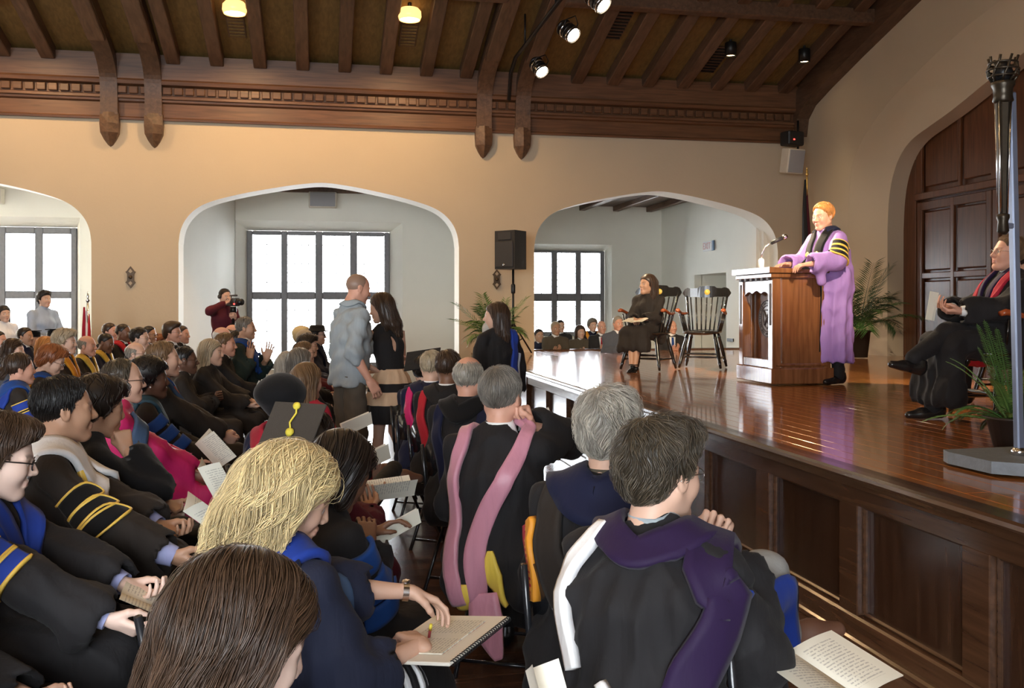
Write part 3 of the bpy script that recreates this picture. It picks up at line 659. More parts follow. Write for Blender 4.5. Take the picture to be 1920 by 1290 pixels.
def strands(base, kind, n, seed, res):
    """locks that follow the surface of the hair, rooted all over it"""
    s = hair_sdf(kind); rng = np.random.default_rng(seed); V, Fc = base
    P = V[rng.integers(0, len(V), n)] + rng.normal(0, .003, (n, 3)); longk = kind in ('bob', 'long', 'fluffy')
    T = 12 if kind == 'long' else 10 if kind == 'fluffy' else (8 if kind == 'bob' else 6)
    step = {'long': .021, 'fluffy': .0195, 'bob': .0165, 'wavy': .011, 'thick': .010, 'tousled': .010, 'pony': .012, 'afro': .005}.get(kind, .0065)
    lift = rng.uniform(.0005, {'fluffy': .022, 'tousled': .016, 'wavy': .014}.get(kind, .006 if not longk else .010), n); ph = 3 * np.sin(P[:, 0] * 23 + 1) + 3 * np.sin(P[:, 1] * 27) + 3 * np.sin(P[:, 2] * 21 + 2) + rng.uniform(-.5, .5, n); amp = {'wavy': .6, 'fluffy': .6, 'afro': .9, 'thick': .35, 'tousled': .7}.get(kind, .15)
    path = []; P = s.project(P, .001, 3)
    part = .02
    for t in range(T):
        path.append(P.copy()); g = s.grad(P)
        if longk:
            d = np.stack([-.15 * np.ones(n), np.sign(P[:, 1] - part) * np.clip(P[:, 2] * 9, 0, .9), -np.ones(n)], 1)
            d[:, 0] += np.where((P[:, 0] > .03) & (P[:, 2] > .0), -.75, 0)
        else:
            crown = np.array([-.06, 0, .13]); r = P - crown; r /= np.linalg.norm(r, axis=1, keepdims=True) + 1e-9
            d = r * .8 + np.array([-.25, 0, -.45])
            d[:, 1] += np.where(P[:, 2] > .09, -.5, 0)
        w = np.cross(g, d); d = d + w * (amp * np.sin(ph + t * (.75 if kind in ('wavy', 'fluffy', 'tousled') else .5)))[:, None]
        d = d - g * np.sum(g * d, 1, keepdims=True); d /= np.linalg.norm(d, axis=1, keepdims=True) + 1e-9
        P = P + d * step
        off = lift * np.sin(min(1, (t + 1) / T * 1.2) * 2.6)
        P = P - s.grad(P) * np.clip(s.ev(P) - off, -.02, .02)[:, None]
    path = np.stack(path, 1); T = path.shape[1]                       # n,T,3
    tan = np.gradient(path, axis=1); tan /= np.linalg.norm(tan, axis=2, keepdims=True) + 1e-9
    ref = s.grad(path.reshape(-1, 3)).reshape(path.shape); sd = np.cross(tan, ref); sd /= np.linalg.norm(sd, axis=2, keepdims=True) + 1e-9
    up = np.cross(sd, tan); wd = rng.uniform(.6, 1.4, n)[:, None] * np.interp(np.linspace(0, 1, T), [0, .15, .6, 1], [.35, 1, .9, .1])[None] * res
    ring = np.stack([path + sd * wd[..., None], path + up * (wd * .55)[..., None], path - sd * wd[..., None]], 2)      # n,T,3,3
    Vs = ring.reshape(-1, 3); idx = np.arange(n * T * 3).reshape(n, T, 3); q = []
    for a in range(3):
        b = (a + 1) % 3; q.append(np.stack([idx[:, :-1, a], idx[:, :-1, b], idx[:, 1:, b], idx[:, 1:, a]], -1).reshape(-1, 4))
    c = np.repeat((1 + .35 * np.sin(path[:, 2, 1] * 60 + path[:, 2, 0] * 45) * np.sin(path[:, 2, 2] * 50)) * rng.uniform(.65, 1.4, n), T * 3); return Vs, np.concatenate(q), c
def hair_mesh(kind, lod):
    k = (kind, lod)
    if k not in HAIR:
        res = {'n': .0055, 'm': .0075, 'f': .011}[lod]; base = hair_sdf(kind).mesh(res)
        V, Fc = base; c = np.full(len(V), .8)
        if kind == 'shaved': lod = 'f'
        n = {'n': 2700, 'm': 420, 'f': 0}[lod]
        if kind in ('long', 'fluffy', 'bob') and lod == 'n': n = 4600
        if n:
            Vs, q, cs = strands(base, kind, n, len(HAIR), {'n': .0012 if kind in ('fluffy', 'bob') else .0015, 'm': .0028}[lod]); Fc = np.concatenate([Fc, q + len(V)]); V = np.concatenate([V, Vs]); c = np.concatenate([c, cs])
        HAIR[k] = fast_mesh('hair', V, Fc, MAT['hair_brown'], np.stack([c, c, c], 1))
    return HAIR[k]
# ------------------------------------------------------------------ materials for people
def hair_mat(name, c, rough=.42):
    m, t, N, L, b = nt('hair_' + name); a = N.new('ShaderNodeAttribute'); a.attribute_name = 'col'
    mx = N.new('ShaderNodeMix'); mx.data_type = 'RGBA'; mx.blend_type = 'MULTIPLY'; mx.inputs[0].default_value = 1; mx.inputs[7].default_value = rgb(c)
    L.new(a.outputs['Color'], mx.inputs[6]); L.new(mx.outputs[2], b.inputs['Base Color']); sock(b, 'Roughness', rough); sock(b, 'Specular IOR Level', .45)
for n_, c_ in dict(brown=(.05, .027, .015), dark=(.018, .012, .009), black=(.008, .007, .007), blonde=(.66, .52, .27), grey=(.34, .31, .26), white=(.62, .60, .57), red=(.24, .075, .022), ginger=(.55, .24, .07), lightbrown=(.16, .092, .045), saltpepper=(.17, .15, .125), greyblonde=(.42, .34, .23), greenbrown=(.06, .046, .030), stubble=(.34, .22, .16)).items(): hair_mat(n_, c_)
def skin_mat(name, c, lip):
    m, t, N, L, b = nt('skin_' + name); a = N.new('ShaderNodeAttribute'); a.attribute_name = 'col'; sp = N.new('ShaderNodeSeparateColor'); L.new(a.outputs['Color'], sp.inputs[0])
    tc = N.new('ShaderNodeTexCoord'); n = N.new('ShaderNodeTexNoise'); n.inputs['Scale'].default_value = 18; L.new(tc.outputs['Object'], n.inputs['Vector'])
    def mix(f, x, col):
        mx = N.new('ShaderNodeMix'); mx.data_type = 'RGBA'; L.new(f, mx.inputs[0])
        if isinstance(x, tuple): mx.inputs[6].default_value = x
        else: L.new(x, mx.inputs[6])
        mx.inputs[7].default_value = rgb(col); return mx.outputs[2]
    o = mix(n.outputs['Fac'], rgb([q * .9 for q in c]), (min(1, c[0] * 1.1), c[1] * 1.02, c[2] * 1.02))
    o = mix(sp.outputs[0], o, lip); o = mix(sp.outputs[1], o, (.03, .018, .012)); o = mix(sp.outputs[2], o, (.75, .72, .68))
    L.new(o, b.inputs['Base Color']); sock(b, 'Roughness', .48); sock(b, 'Specular IOR Level', .4); sock(b, 'Subsurface Weight', .0)
skin_mat('light', (.62, .40, .29), (.52, .22, .18)); skin_mat('pink', (.62, .34, .24), (.5, .2, .17)); skin_mat('tan', (.46, .27, .17), (.4, .17, .13)); skin_mat('brown', (.19, .095, .055), (.17, .07, .05)); skin_mat('dark', (.11, .055, .034), (.1, .045, .035)); skin_mat('pale', (.74, .55, .45), (.6, .3, .26))
CL = {}
def cloth(name, c, rough=.8, sheen=.03, wsc=(26, 26, 5), bump=.25, var=.15, weave=True):
    m, t, N, L, b = nt('cloth_' + name); sock(b, 'Roughness', rough); sock(b, 'Sheen Weight', sheen); sock(b, 'Specular IOR Level', .25)
    tc = N.new('ShaderNodeTexCoord'); mp = N.new('ShaderNodeMapping'); mp.inputs['Scale'].default_value = wsc; L.new(tc.outputs['Object'], mp.inputs['Vector'])
    n = N.new('ShaderNodeTexNoise'); n.inputs['Scale'].default_value = 1; n.inputs['Detail'].default_value = 3; n.inputs['Distortion'].default_value = .4; L.new(mp.outputs[0], n.inputs['Vector'])
    mx = N.new('ShaderNodeMix'); mx.data_type = 'RGBA'; mx.inputs[6].default_value = rgb([q * (1 - var) for q in c]); mx.inputs[7].default_value = rgb([min(1, q * (1 + var)) for q in c])
    L.new(n.outputs['Fac'], mx.inputs[0]); L.new(mx.outputs[2], b.inputs['Base Color'])
    bp = N.new('ShaderNodeBump'); bp.inputs['Strength'].default_value = bump; bp.inputs['Distance'].default_value = .02; L.new(n.outputs['Fac'], bp.inputs['Height']); L.new(bp.outputs['Normal'], b.inputs['Normal'])
    CL[name] = m; return m
cloth('black', (.014, .013, .014)); cloth('brownblack', (.022, .017, .014)); cloth('navy', (.018, .022, .045)); cloth('green', (.014, .028, .026)); cloth('darkgrey', (.05, .05, .052))
cloth('purple', (.32, .19, .50), .6); cloth('maroon', (.09, .012, .022)); cloth('crimson', (.36, .015, .035)); cloth('red', (.42, .018, .03)); cloth('hotpink', (.55, .02, .13), .5); cloth('pinksatin', (.50, .22, .29), .35, .2); cloth('gold', (.62, .40, .06), .5); cloth('orange', (.62, .25, .02), .5)
cloth('royal', (.014, .045, .30), .7, .06, bump=.1); cloth('velvetblue', (.01, .055, .24), .7, .06, bump=.1); cloth('velvetnavy', (.005, .008, .032), .7, .06, bump=.1); cloth('velvetpurple', (.017, .006, .036), .7, .06, bump=.1); cloth('velvetblack', (.004, .004, .005), .9, .1, bump=.1)
cloth('white', (.80, .80, .80), .6); cloth('lavender', (.36, .38, .62), .7, bump=.1); cloth('lightblue', (.34, .42, .55), .8, bump=.15); cloth('greyblue', (.30, .34, .36), .85, bump=.4); cloth('khaki', (.10, .082, .062), .85); cloth('greytrouser', (.27, .27, .26), .85); cloth('beige', (.62, .43, .28), .7); cloth('suit', (.022, .021, .022), .8); cloth('tweed', (.085, .07, .05), .9); cloth('steel', (.075, .085, .11), .8); cloth('yellow', (.72, .52, .08), .4); cloth('teal', (.03, .075, .11), .6); cloth('paleblue', (.55, .66, .82), .5); cloth('bluegrey', (.05, .09, .17), .6); cloth('ivory', (.75, .70, .6), .7)
leather = plain('leather', (.012, .011, .011), .22, .2, 20); brown_leather = plain('brown_leather', (.14, .065, .04), .55, .2, 20); sole = plain('sole', (.12, .11, .1), .6)
gold_trim = plain('gold_trim', (.75, .5, .09), .45, .15)
dark_frame = plain('dark_frame', (.012, .01, .01), .3); wire_frame = plain('wire_frame', (.35, .33, .3), .25, metal=1)
# ------------------------------------------------------------------ bands that hug a garment
def cat_path(P, n=8):
    P = np.asarray(P, float); out = []
    for i in range(len(P) - 1):
        p0, p1, p2, p3 = P[max(i - 1, 0)], P[i], P[i + 1], P[min(i + 2, len(P) - 1)]
        for t in np.arange(n) / n: out.append(.5 * (2 * p1 + (p2 - p0) * t + (2 * p0 - 5 * p1 + 4 * p2 - p3) * t * t + (3 * p1 - p0 - 3 * p2 + p3) * t ** 3))
    out.append(P[-1]); return np.array(out)
def band(name, sdf, path, width, mat, parent, th=.006, off=.006, n=8, K=6, close=False, side=None, label=None, conform=True):
    C = cat_path(path, n); C = sdf.project(C, off + th * .5) if conform else C
    W = np.interp(np.linspace(0, 1, len(C)), np.linspace(0, 1, len(width)), width) if hasattr(width, '__len__') else np.full(len(C), width)
    T = np.gradient(C, axis=0); T /= np.linalg.norm(T, axis=1, keepdims=True) + 1e-9
    G = sdf.grad(C) if side is None else np.cross(np.broadcast_to(np.asarray(side, float), T.shape), T)
    S_ = np.cross(T, G); S_ /= np.linalg.norm(S_, axis=1, keepdims=True) + 1e-9
    u = np.linspace(-.5, .5, K)
    top = C[:, None] + S_[:, None] * (u[None, :, None] * W[:, None, None])
    if conform:
        top = sdf.project(top.reshape(-1, 3), off + th, 4).reshape(top.shape)
        edge = (np.abs(u) > .49)
        bot = sdf.project(top.reshape(-1, 3), off * .2 - .004, 3).reshape(top.shape)
    else:
        Gn = G / (np.linalg.norm(G, axis=1, keepdims=True) + 1e-9); bot = top - Gn[:, None] * th
    m = len(C); I = np.arange(m * K).reshape(m, K); J = I + m * K
    q = [np.stack([I[:-1, :-1], I[1:, :-1], I[1:, 1:], I[:-1, 1:]], -1).reshape(-1, 4), np.stack([J[:-1, :-1], J[:-1, 1:], J[1:, 1:], J[1:, :-1]], -1).reshape(-1, 4),
         np.stack([I[:-1, 0], J[:-1, 0], J[1:, 0], I[1:, 0]], -1), np.stack([I[:-1, -1], I[1:, -1], J[1:, -1], J[:-1, -1]], -1),
         np.stack([I[0, :-1], I[0, 1:], J[0, 1:], J[0, :-1]], -1), np.stack([I[-1, :-1], J[-1, :-1], J[-1, 1:], I[-1, 1:]], -1)]
    me = fast_mesh(name, np.concatenate([top.reshape(-1, 3), bot.reshape(-1, 3)]), np.concatenate(q), mat)
    o = link(name, me, parent)
    if label: o['label'] = label
    return o
# ------------------------------------------------------------------ people
def setmat(o, m):
    o.material_slots[0].link = 'OBJECT'; o.material_slots[0].material = m
def ik(S_, W, l1, l2, pole):
    d = W - S_; L = min(np.linalg.norm(d), (l1 + l2) * .995); u = nrm(d); a = (l1 * l1 - l2 * l2 + L * L) / (2 * L); h = math.sqrt(max(l1 * l1 - a * a, 0))
    p = np.asarray(pole, float); p = nrm(p - u * (p @ u)); return S_ + u * a + p * h
def joints(pose, lean=0, side=0, head=(0, 0, 0), wr=None, wl=None, poler=None, polel=None, short=0):
    J = {}
    if pose == 'sit':
        J['H'] = V3(0, 0, .55); J['C'] = V3(lean * .55 - .02, side * .5, .86); J['N'] = V3(lean, side, 1.05 - abs(lean) * .25)
        J['dw'] = lambda q: V3(.30, q * .09, .665)
    else:
        J['H'] = V3(0, 0, .95); J['C'] = V3(lean * .5, side * .5, 1.25); J['N'] = V3(lean, side, 1.47 - abs(lean) * .2); J['dw'] = lambda q: V3(.03, q * .25, .84)
    up = nrm(J['N'] - J['C'])
    J['S'] = {q: J['N'] + V3(-.012, q * .175, -.082) for q in (-1, 1)}
    J['W'] = {-1: np.array(wr, float) if wr is not None else J['dw'](-1), 1: np.array(wl, float) if wl is not None else J['dw'](1)}
    pl = {-1: poler if poler is not None else (-.25, -.55, -.8), 1: polel if polel is not None else (-.25, .55, -.8)}
    J['E'] = {q: ik(J['S'][q], J['W'][q], .285, .255, pl[q]) for q in (-1, 1)}
    for q in (-1, 1):     # keep the arm's length real
        d = J['W'][q] - J['S'][q]; L = np.linalg.norm(d)
        if L > .535: J['W'][q] = J['S'][q] + d / L * .535
    J['R'] = R3(*head); Rn = R3(head[0] * .4, head[1] * .6, head[2] * .6)
    J['HC'] = J['N'] + Rn @ V3(.028, 0, .128)
    for q in (-1, 1):
        if pose == 'sit': J[('K', q)] = V3(.45, q * .10, .53); J[('A', q)] = V3(.47, q * .10, .09); J[('h', q)] = V3(0, q * .09, .54)
        else: J[('K', q)] = V3(.02, q * .10, .50); J[('A', q)] = V3(-.01, q * .10, .08); J[('h', q)] = V3(0, q * .09, .92)
    return J
def gown_sdf(J, pose, bell=1.0, fat=1.0, folds=1.0, open_sleeve=False, skirt=.15, flare=.235, sl=.80):
    s = SDF(); H, C, N = J['H'], J['C'], J['N']; sq = (1, .76, 1)
    s.rc(H + V3(-.02, 0, 0), C, .15 * fat, .142 * fat, k=.04, sq=sq); s.rc(C, N - V3(0.01, 0, .05), .142 * fat, .088, k=.05, sq=sq); s.rc(N - V3(0, 0, .09), N - V3(.012, 0, .055), .080, .068, k=.04)
    s.rc(J['S'][-1], J['N'] - V3(.01, 0, .055), .055, .062, k=.05); s.rc(J['S'][1], J['N'] - V3(.01, 0, .055), .055, .062, k=.05)
    for q in (-1, 1):
        S_, E, W = J['S'][q], J['E'][q], J['W'][q]
        s.rc(S_, E, .062, .070 + .010 * bell, k=.035); e = E + (W - E) * sl
        s.rc(E, e, .070 + .015 * bell, .062 + .024 * bell, k=.03)
        m = E + (W - E) * (sl * .75); s.rc(m, m + V3(-.02, 0, -.10 * bell), .055, .045, k=.04)
    if pose == 'sit':
        for q in (-1, 1):
            s.rc((.0, q * .10, .54), (.45, q * .115, .53), .125 * fat, .092, k=.05); s.rc((.46, q * .115, .50), (.49, q * .14, skirt), .088, .12, k=.05)
            s.rc((-.06, q * .10, .55), (-.10, q * .13, .44), .11, .10, k=.05)
        s.rc((.10, 0, .545), (.45, 0, .525), .11, .085, k=.06); s.rc((.47, 0, .49), (.49, 0, skirt), .085, .11, k=.06)
        ax = .0
    else:
        s.rc((0, 0, 1.0), (0, 0, .24 if skirt == .15 else skirt), .155 * fat, flare, k=.06, sq=(1, .86, 1))
    hz_ = (skirt - .07) if pose == 'sit' else (.15 if skirt == .15 else skirt - .06)
    s.cut(lambda X, Y, Z: -(Z - hz_) + 0 * X + 0 * Y, (-1, -1, -.5), (1, 1, hz_ + .1), .01)
    A = .0065 * folds; Ny = J['N'][2]
    def disp(X, Y, Z):
        a = np.arctan2(Y, X + .02); low = np.clip((.55 - Z) / .2, 0, 1) if pose == 'sit' else np.clip((1.2 - Z) / .5, 0, 1)
        up = np.clip((Z - .55) / .1, 0, 1) * np.clip((Ny - .03 - Z) / .08, 0, 1)
        cr = lambda t: 1 - 2 * np.abs(np.sin(t * .5)) ** .7          # rounded ridges, sharp valleys
        f1 = cr(Y * 62 + 2.0 * np.sin(Z * 7 + X * 5)) * low * (1.6 if pose == 'sit' else 0) + (cr(a * 13 + 1.5 * np.sin(Z * 4)) * low * 2.6 if pose != 'sit' else 0)
        f2 = cr(Y * 85 + 30 * X + 1.7 * np.sin(Z * 9)) * up * .9
        f3 = cr(X * 34 + Z * 30 + 2.4 * np.sin(Y * 16 + Z * 5)) * 1.0 + np.sin(X * 17 - Z * 21 + Y * 13) * .9
        return (A * (-f1 - f2 - f3)).astype(np.asarray(X).dtype)
    s.disp = disp
    if open_sleeve:
        for q in (-1, 1):
            S_, E, W = J['S'][q], J['E'][q], J['W'][q]
            s.rc(E + (W - E) * (sl - .18), E + (W - E) * 1.15, .035, .062 + .015 * bell, k=.01, op='s')
    return s
def upper_sdf(J, pose, fat=1.0, sl=.95, r=(.060, .056, .045), hem=None, folds=1.0, k=.035):
    """jacket or shirt"""
    s = SDF(); H, C, N = J['H'], J['C'], J['N']; sq = (1, .74, 1); b = H + V3(0, 0, -.03) if hem is None else V3(0, 0, hem)
    s.rc(b, C, .125 * fat, .125 * fat, k=.04, sq=sq); s.rc(C, N - V3(.01, 0, .05), .125 * fat, .082, k=.05, sq=sq); s.rc(N - V3(0, 0, .09), N - V3(.012, 0, .055), .076, .064, k=.04)
    s.rc(J['S'][-1], J['N'] - V3(.01, 0, .055), .05, .056, k=.05); s.rc(J['S'][1], J['N'] - V3(.01, 0, .055), .05, .056, k=.05)
    for q in (-1, 1):
        S_, E, W = J['S'][q], J['E'][q], J['W'][q]; e = E + (W - E) * sl
        s.rc(S_, E, r[0] * 1.05, r[1], k=k); 
        if sl > 0: s.rc(E, e, r[1], r[2], k=k)
    if hem is not None: s.cut(lambda X, Y, Z: -(Z - hem + .02) + 0 * X + 0 * Y, (-1, -1, 0), (1, 1, hem + .1), .01)
    A = .003 * folds
    s.disp = lambda X, Y, Z: (A * (np.sin(Y * 40 + Z * 30 + 2 * np.sin(X * 20)) + np.sin(Z * 55 + 20 * X + 3 * np.sin(Y * 12)))).astype(np.asarray(X).dtype)
    return s
def legs_sdf(J, fat=1.0, folds=1.0, end=1.0, r=(.095, .068, .058)):
    s = SDF(); s.rc(J[('h', -1)] + V3(-.03, .02, .03), J[('h', 1)] + V3(-.03, -.02, .03), .10 * fat, k=.04)
    for q in (-1, 1):
        h, K, A_ = J[('h', q)], J[('K', q)], J[('A', q)]
        s.rc(h, K, r[0] * fat, r[1] * fat, k=.03); s.rc(K, K + (A_ - K) * end, r[1] * fat, r[2], k=.03)
    s.disp = lambda X, Y, Z: (.0028 * folds * (np.sin(Z * 60 + X * 40 + 2 * np.sin(Y * 30)) + np.sin(X * 45 + 2 * np.sin(Z * 20)))).astype(np.asarray(X).dtype)
    return s
def shoe_me():
    if 'shoe' not in HANDS:
        s = SDF(); s.rc((-.05, 0, .045), (.07, 0, .036), .044, .040, k=.03, sq=(1, 1.15, 1)); s.rc((.07, 0, .034), (.165, 0, .028), .040, .026, k=.03, sq=(1, .95, 1)); s.rc((-.05, 0, .07), (-.045, 0, .11), .046, .044, k=.03)
        s.cut(lambda X, Y, Z: -(Z - .004) + 0 * X + 0 * Y, (-.2, -.2, -.1), (.3, .3, .3), .004); s.cut(lambda X, Y, Z: Z - .112 + 0 * X + 0 * Y, (-.2, -.2, -.1), (.3, .3, .3), .004)
        V, Fc = s.mesh(.006); HANDS['shoe'] = fast_mesh('shoe', V, Fc, leather)
    return HANDS['shoe']
def glasses_me(kind):
    k = 'gl' + kind
    if k not in HANDS:
        mb = MB(); r = .0022 if kind == 'dark' else .0013
        for q in (-1, 1):
            mb.tube([(.098 - .004 * abs(math.cos(a)), q * .032 + .021 * math.cos(a), .0 + .016 * math.sin(a)) for a in np.linspace(0, 2 * PI, 17)], r, 5, cap=False)
            mb.tube([(.093, q * .054, .006), (.06, q * .073, .008), (-.005, q * .083, .006), (-.025, q * .084, -.006)], r, 5)
        mb.tube([(.1, -.012, .004), (.104, 0, .006), (.1, .012, .004)], r, 5)
        HANDS[k] = mb.mesh('glasses', dark_frame if kind == 'dark' else wire_frame)
    return HANDS[k]
BODY, GOWN = {}, {}
DBG = False
PEOPLE = {}
RES = {'n': (.0045, .0046, .0135), 'm': (.0074, .0072, .021), 'f': (.0095, .0095, .028)}
def person(key, label, px, ytop, hpx, face, sex='m', hair='short', hcol='brown', skin='light', lod='m', pose='sit', lean=0.0, side=0, head=(0, 0, 0), wr=None, wl=None, hr='hold', hl='hold',
           pr=(.2, .35, .9), pl=(.2, -.35, .9), wear='gown', col='black', collar='white', fat=1.0, specs=None, group='seated audience', bell=1.0, folds=1.0, hs=1.0, poler=None, polel=None, zfix=None, D=None, dr=None, dl=None, feet=True, jfix=None, skirt=.15, flare=.235, sl=.80, hscale=1.0, pos=None, sc=None):
    D = D or .235 * FPX / hpx
    pxw = {q: w_ for q, w_ in ((-1, wr), (1, wl)) if w_ is not None and w_[0] == 'px'}
    J = joints(pose, lean, side, head, None if -1 in pxw else wr, None if 1 in pxw else wl, poler, polel)
    if jfix: jfix(J)
    hz = J['HC'][2]; th = math.radians(face); cs, sn = math.cos(th), math.sin(th)
    if pos is None:
        hc = at_depth(px, ytop + hpx * .5, D); z0 = zfix or 0
        s = sc or min(1.12, max(.86, (hc[2] - z0) / hz))
        rx = hc[0] - s * (J['HC'][0] * cs - J['HC'][1] * sn); ry = hc[1] - s * (J['HC'][0] * sn + J['HC'][1] * cs)
        root = (rx, ry, hc[2] - s * hz if zfix is None else z0)
    else: s = sc or 1.0; root = pos
    for q, w_ in pxw.items():      # wrist given as a pixel and a distance
        v = (at_depth(*w_[1:]) - np.array(root)) / s; lw = V3(v[0] * cs + v[1] * sn, -v[0] * sn + v[1] * cs, v[2])
        J['W'][q] = lw
    if pxw:
        k_ = dict(wr=J['W'][-1], wl=J['W'][1]); J = joints(pose, lean, side, head, J['W'][-1], J['W'][1], poler, polel)
        if jfix: jfix(J)
    r1, r2, r3 = RES[lod]
    # body: head, neck, arms, hands, trunk and legs in one mesh
    V, Fc, C = head_arr(sex, r1); h_ = hs / s
    Vs = [V * h_ @ J['R'].T + J['HC']]; Fs = [Fc]; Cs = [C]; n = len(V)
    def put(V, Fc):
        nonlocal n
        Vs.append(V); Fs.append(Fc + n); Cs.append(np.zeros((len(V), 3))); n += len(V)
    put(*loft([J['N'] - V3(.01, 0, .1), J['N'] - V3(.008, 0, .02), J['HC'] + J['R'] @ V3(-.03, 0, -.07)], [.06, .053, .05] if sex == 'm' else [.05, .044, .042], 14))
    put(*loft([J['H'], J['C'], J['N'] - V3(0, 0, .1)], [.09, .095, .06]))
    for q in (-1, 1):
        S_, E, W = J['S'][q], J['E'][q], J['W'][q]
        put(*loft([S_, S_ + (E - S_) * .5, E, E + (W - E) * .3, E + (W - E) * .75, W + nrm(W - E) * .012], np.array([.046, .047, .038, .040, .029, .024]) * (1 if sex == 'm' else .86), 12))
        put(*loft([J[('h', q)], J[('h', q)] * .5 + J[('K', q)] * .5, J[('K', q)], J[('K', q)] * .6 + J[('A', q)] * .4, J[('A', q)]], np.array([.07, .07, .05, .052, .035]) * (1 if sex == 'm' else .95), 12))
        hv, hf = hand(hr if q < 0 else hl, r2); x = nrm((dr if q < 0 else dl) if (dr if q < 0 else dl) is not None else (W - E)); z = -np.asarray(pr if q < 0 else pl, float); z = nrm(z - x * (x @ z)); y = np.cross(z, x)
        hv = hv * np.array([1, 1 if q < 0 else -1, 1]) * hscale * (1 if sex == 'm' else .92); put((hv @ np.stack([x, y, z])) + W, hf if q < 0 else hf[:, ::-1])
    bo = link('person', fast_mesh('person', np.concatenate(Vs), np.concatenate(Fs), MAT['skin_' + skin], np.concatenate(Cs)))
    bo.location = root; bo.rotation_euler = (0, 0, th); bo.scale = (s, s, s); tag(bo, label, 'person', group)
    M4 = Matrix.Translation(J['HC']) @ Matrix(J['R'].tolist()).to_4x4() @ Matrix.Scale(h_, 4)
    def on_head(name, me, m=None):
        o = link(name, me, bo); o.matrix_local = M4
        if m: setmat(o, m)
        return o
    out = dict(o=bo, J=J, M4=M4, s=s, on_head=on_head, lod=lod, key=key, label=label, face=face)
    if hair: out['hair'] = on_head('hair', hair_mesh(hair, lod), MAT['hair_' + hcol])
    if specs: on_head('glasses', glasses_me(specs))
    kk = None
    if wear == 'gown':
        g = gown_sdf(J, pose, bell, fat, folds, open_sleeve=(lod != 'f'), skirt=skirt, flare=flare, sl=sl); parts = [('gown', g, col)]
    elif wear == 'suit':
        g = upper_sdf(J, pose, fat, .97, (.064, .058, .048), folds=.7); parts = [('jacket', g, col), ('trousers', legs_sdf(J), col)]
    elif wear == 'shirt':
        g = upper_sdf(J, pose, fat); parts = [('shirt', g, col), ('trousers', legs_sdf(J), 'khaki')]
    else: g = None; parts = []
    ck = (wear, pose, skirt, flare, sl, lean, side, bell, fat, folds, lod) + tuple(np.round(np.concatenate([J['W'][-1], J['W'][1], J['E'][-1], J['E'][1], J['N']]), 3))
    for nm, sd, c in parts:
        if (ck, nm) not in GOWN: GOWN[(ck, nm)] = fast_mesh(nm, *sd.mesh(r3), CL['black'])
        o = link(nm, GOWN[(ck, nm)], bo); setmat(o, CL[c]); out[nm] = o
    if g is not None:
        gs = SDF(); gs.p = [q for q in g.p if q[4] != 's']; out['g'] = gs
    else: out['g'] = None
    if collar and wear:
        mb = MB(); N = J['N']; rr = .060 if sex == 'm' else .054
        d = J['HC'] + J['R'] @ V3(-.035, 0, -.10) - N; d = nrm(d)
        mb.tube([N + d * t for t in (-.03, .005, .03, .034, .03)], [rr + .012, rr + .006, rr, rr - .004, rr - .008], 18, cap=False); o = mb.build('collar', CL[collar], bo)
    if feet and pose == 'sit' or (feet and pose == 'stand'):
        for q in (-1, 1):
            o = link('shoe', shoe_me(), bo); a = J[('A', q)]; o.location = (a[0] + .01, a[1], 0 if pose == 'sit' or a[2] < .12 else a[2] - .08); o.rotation_euler = (0, 0, q * .12)
    PEOPLE[key] = out
    if DBG:
        def pj(p):
            p = w2(out, p); d = SA * p.x + CA * p.y; r = CA * p.x - SA * p.y; return (round(PCX + FPX * r / d), round(HY - FPX * (p.z - CAMH) / d))
        print('DBG', key, 's%.2f' % s, 'root', [round(float(q), 2) for q in bo.location], 'WR', pj(J['W'][-1]), 'WL', pj(J['W'][1]), 'K', pj(J[('K', -1)]), pj(J[('K', 1)]), 'A', pj(J[('A', 1)]))
    return out
def w2(P, p):
    """a point in a person's own frame to the room"""
    o = P['o']; M = Matrix.LocRotScale(o.location, o.rotation_euler, o.scale); return M @ Vector([float(x) for x in p])
# hoods and trims -------------------------------------------------
def hood(P, col, width=.075, drop=.40, lining=None, back=True, front=.30, bw=1.4):
    J, g = P['J'], P['g']; N = J['N']; n = 5 if P['lod'] == 'f' else 8
    L = [N + V3(.16, .03, -front), N + V3(.13, .06, -.16), N + V3(.085, .095, -.055), N + V3(.0, .108, -.012), N + V3(-.075, .075, -.02), N + V3(-.115, .0, -.065)]
    path = L + [V3(p[0], 2 * N[1] - p[1], p[2]) for p in L[-2::-1]]
    band('hood_collar', g, path, [width * .8, width, width, width * (1 + bw) / 2, width * (.3 + bw * .7), width * bw, width * (.3 + bw * .7), width * (1 + bw) / 2, width, width, width * .8], CL[col], P['o'], th=.012, off=.007, n=n)
    if back:
        for q in (-1, 1):
            b = [N + V3(-.05, q * .13, -.03), N + V3(-.12, q * .13, -.12), N + V3(-.16, q * .10, -.26), N + V3(-.18, q * .055, -drop)]
            band('hood_drape', g, b, [width * .6, width * .9, width * 1.1, width * .7], CL[lining or col], P['o'], th=.010, off=.007, n=n)
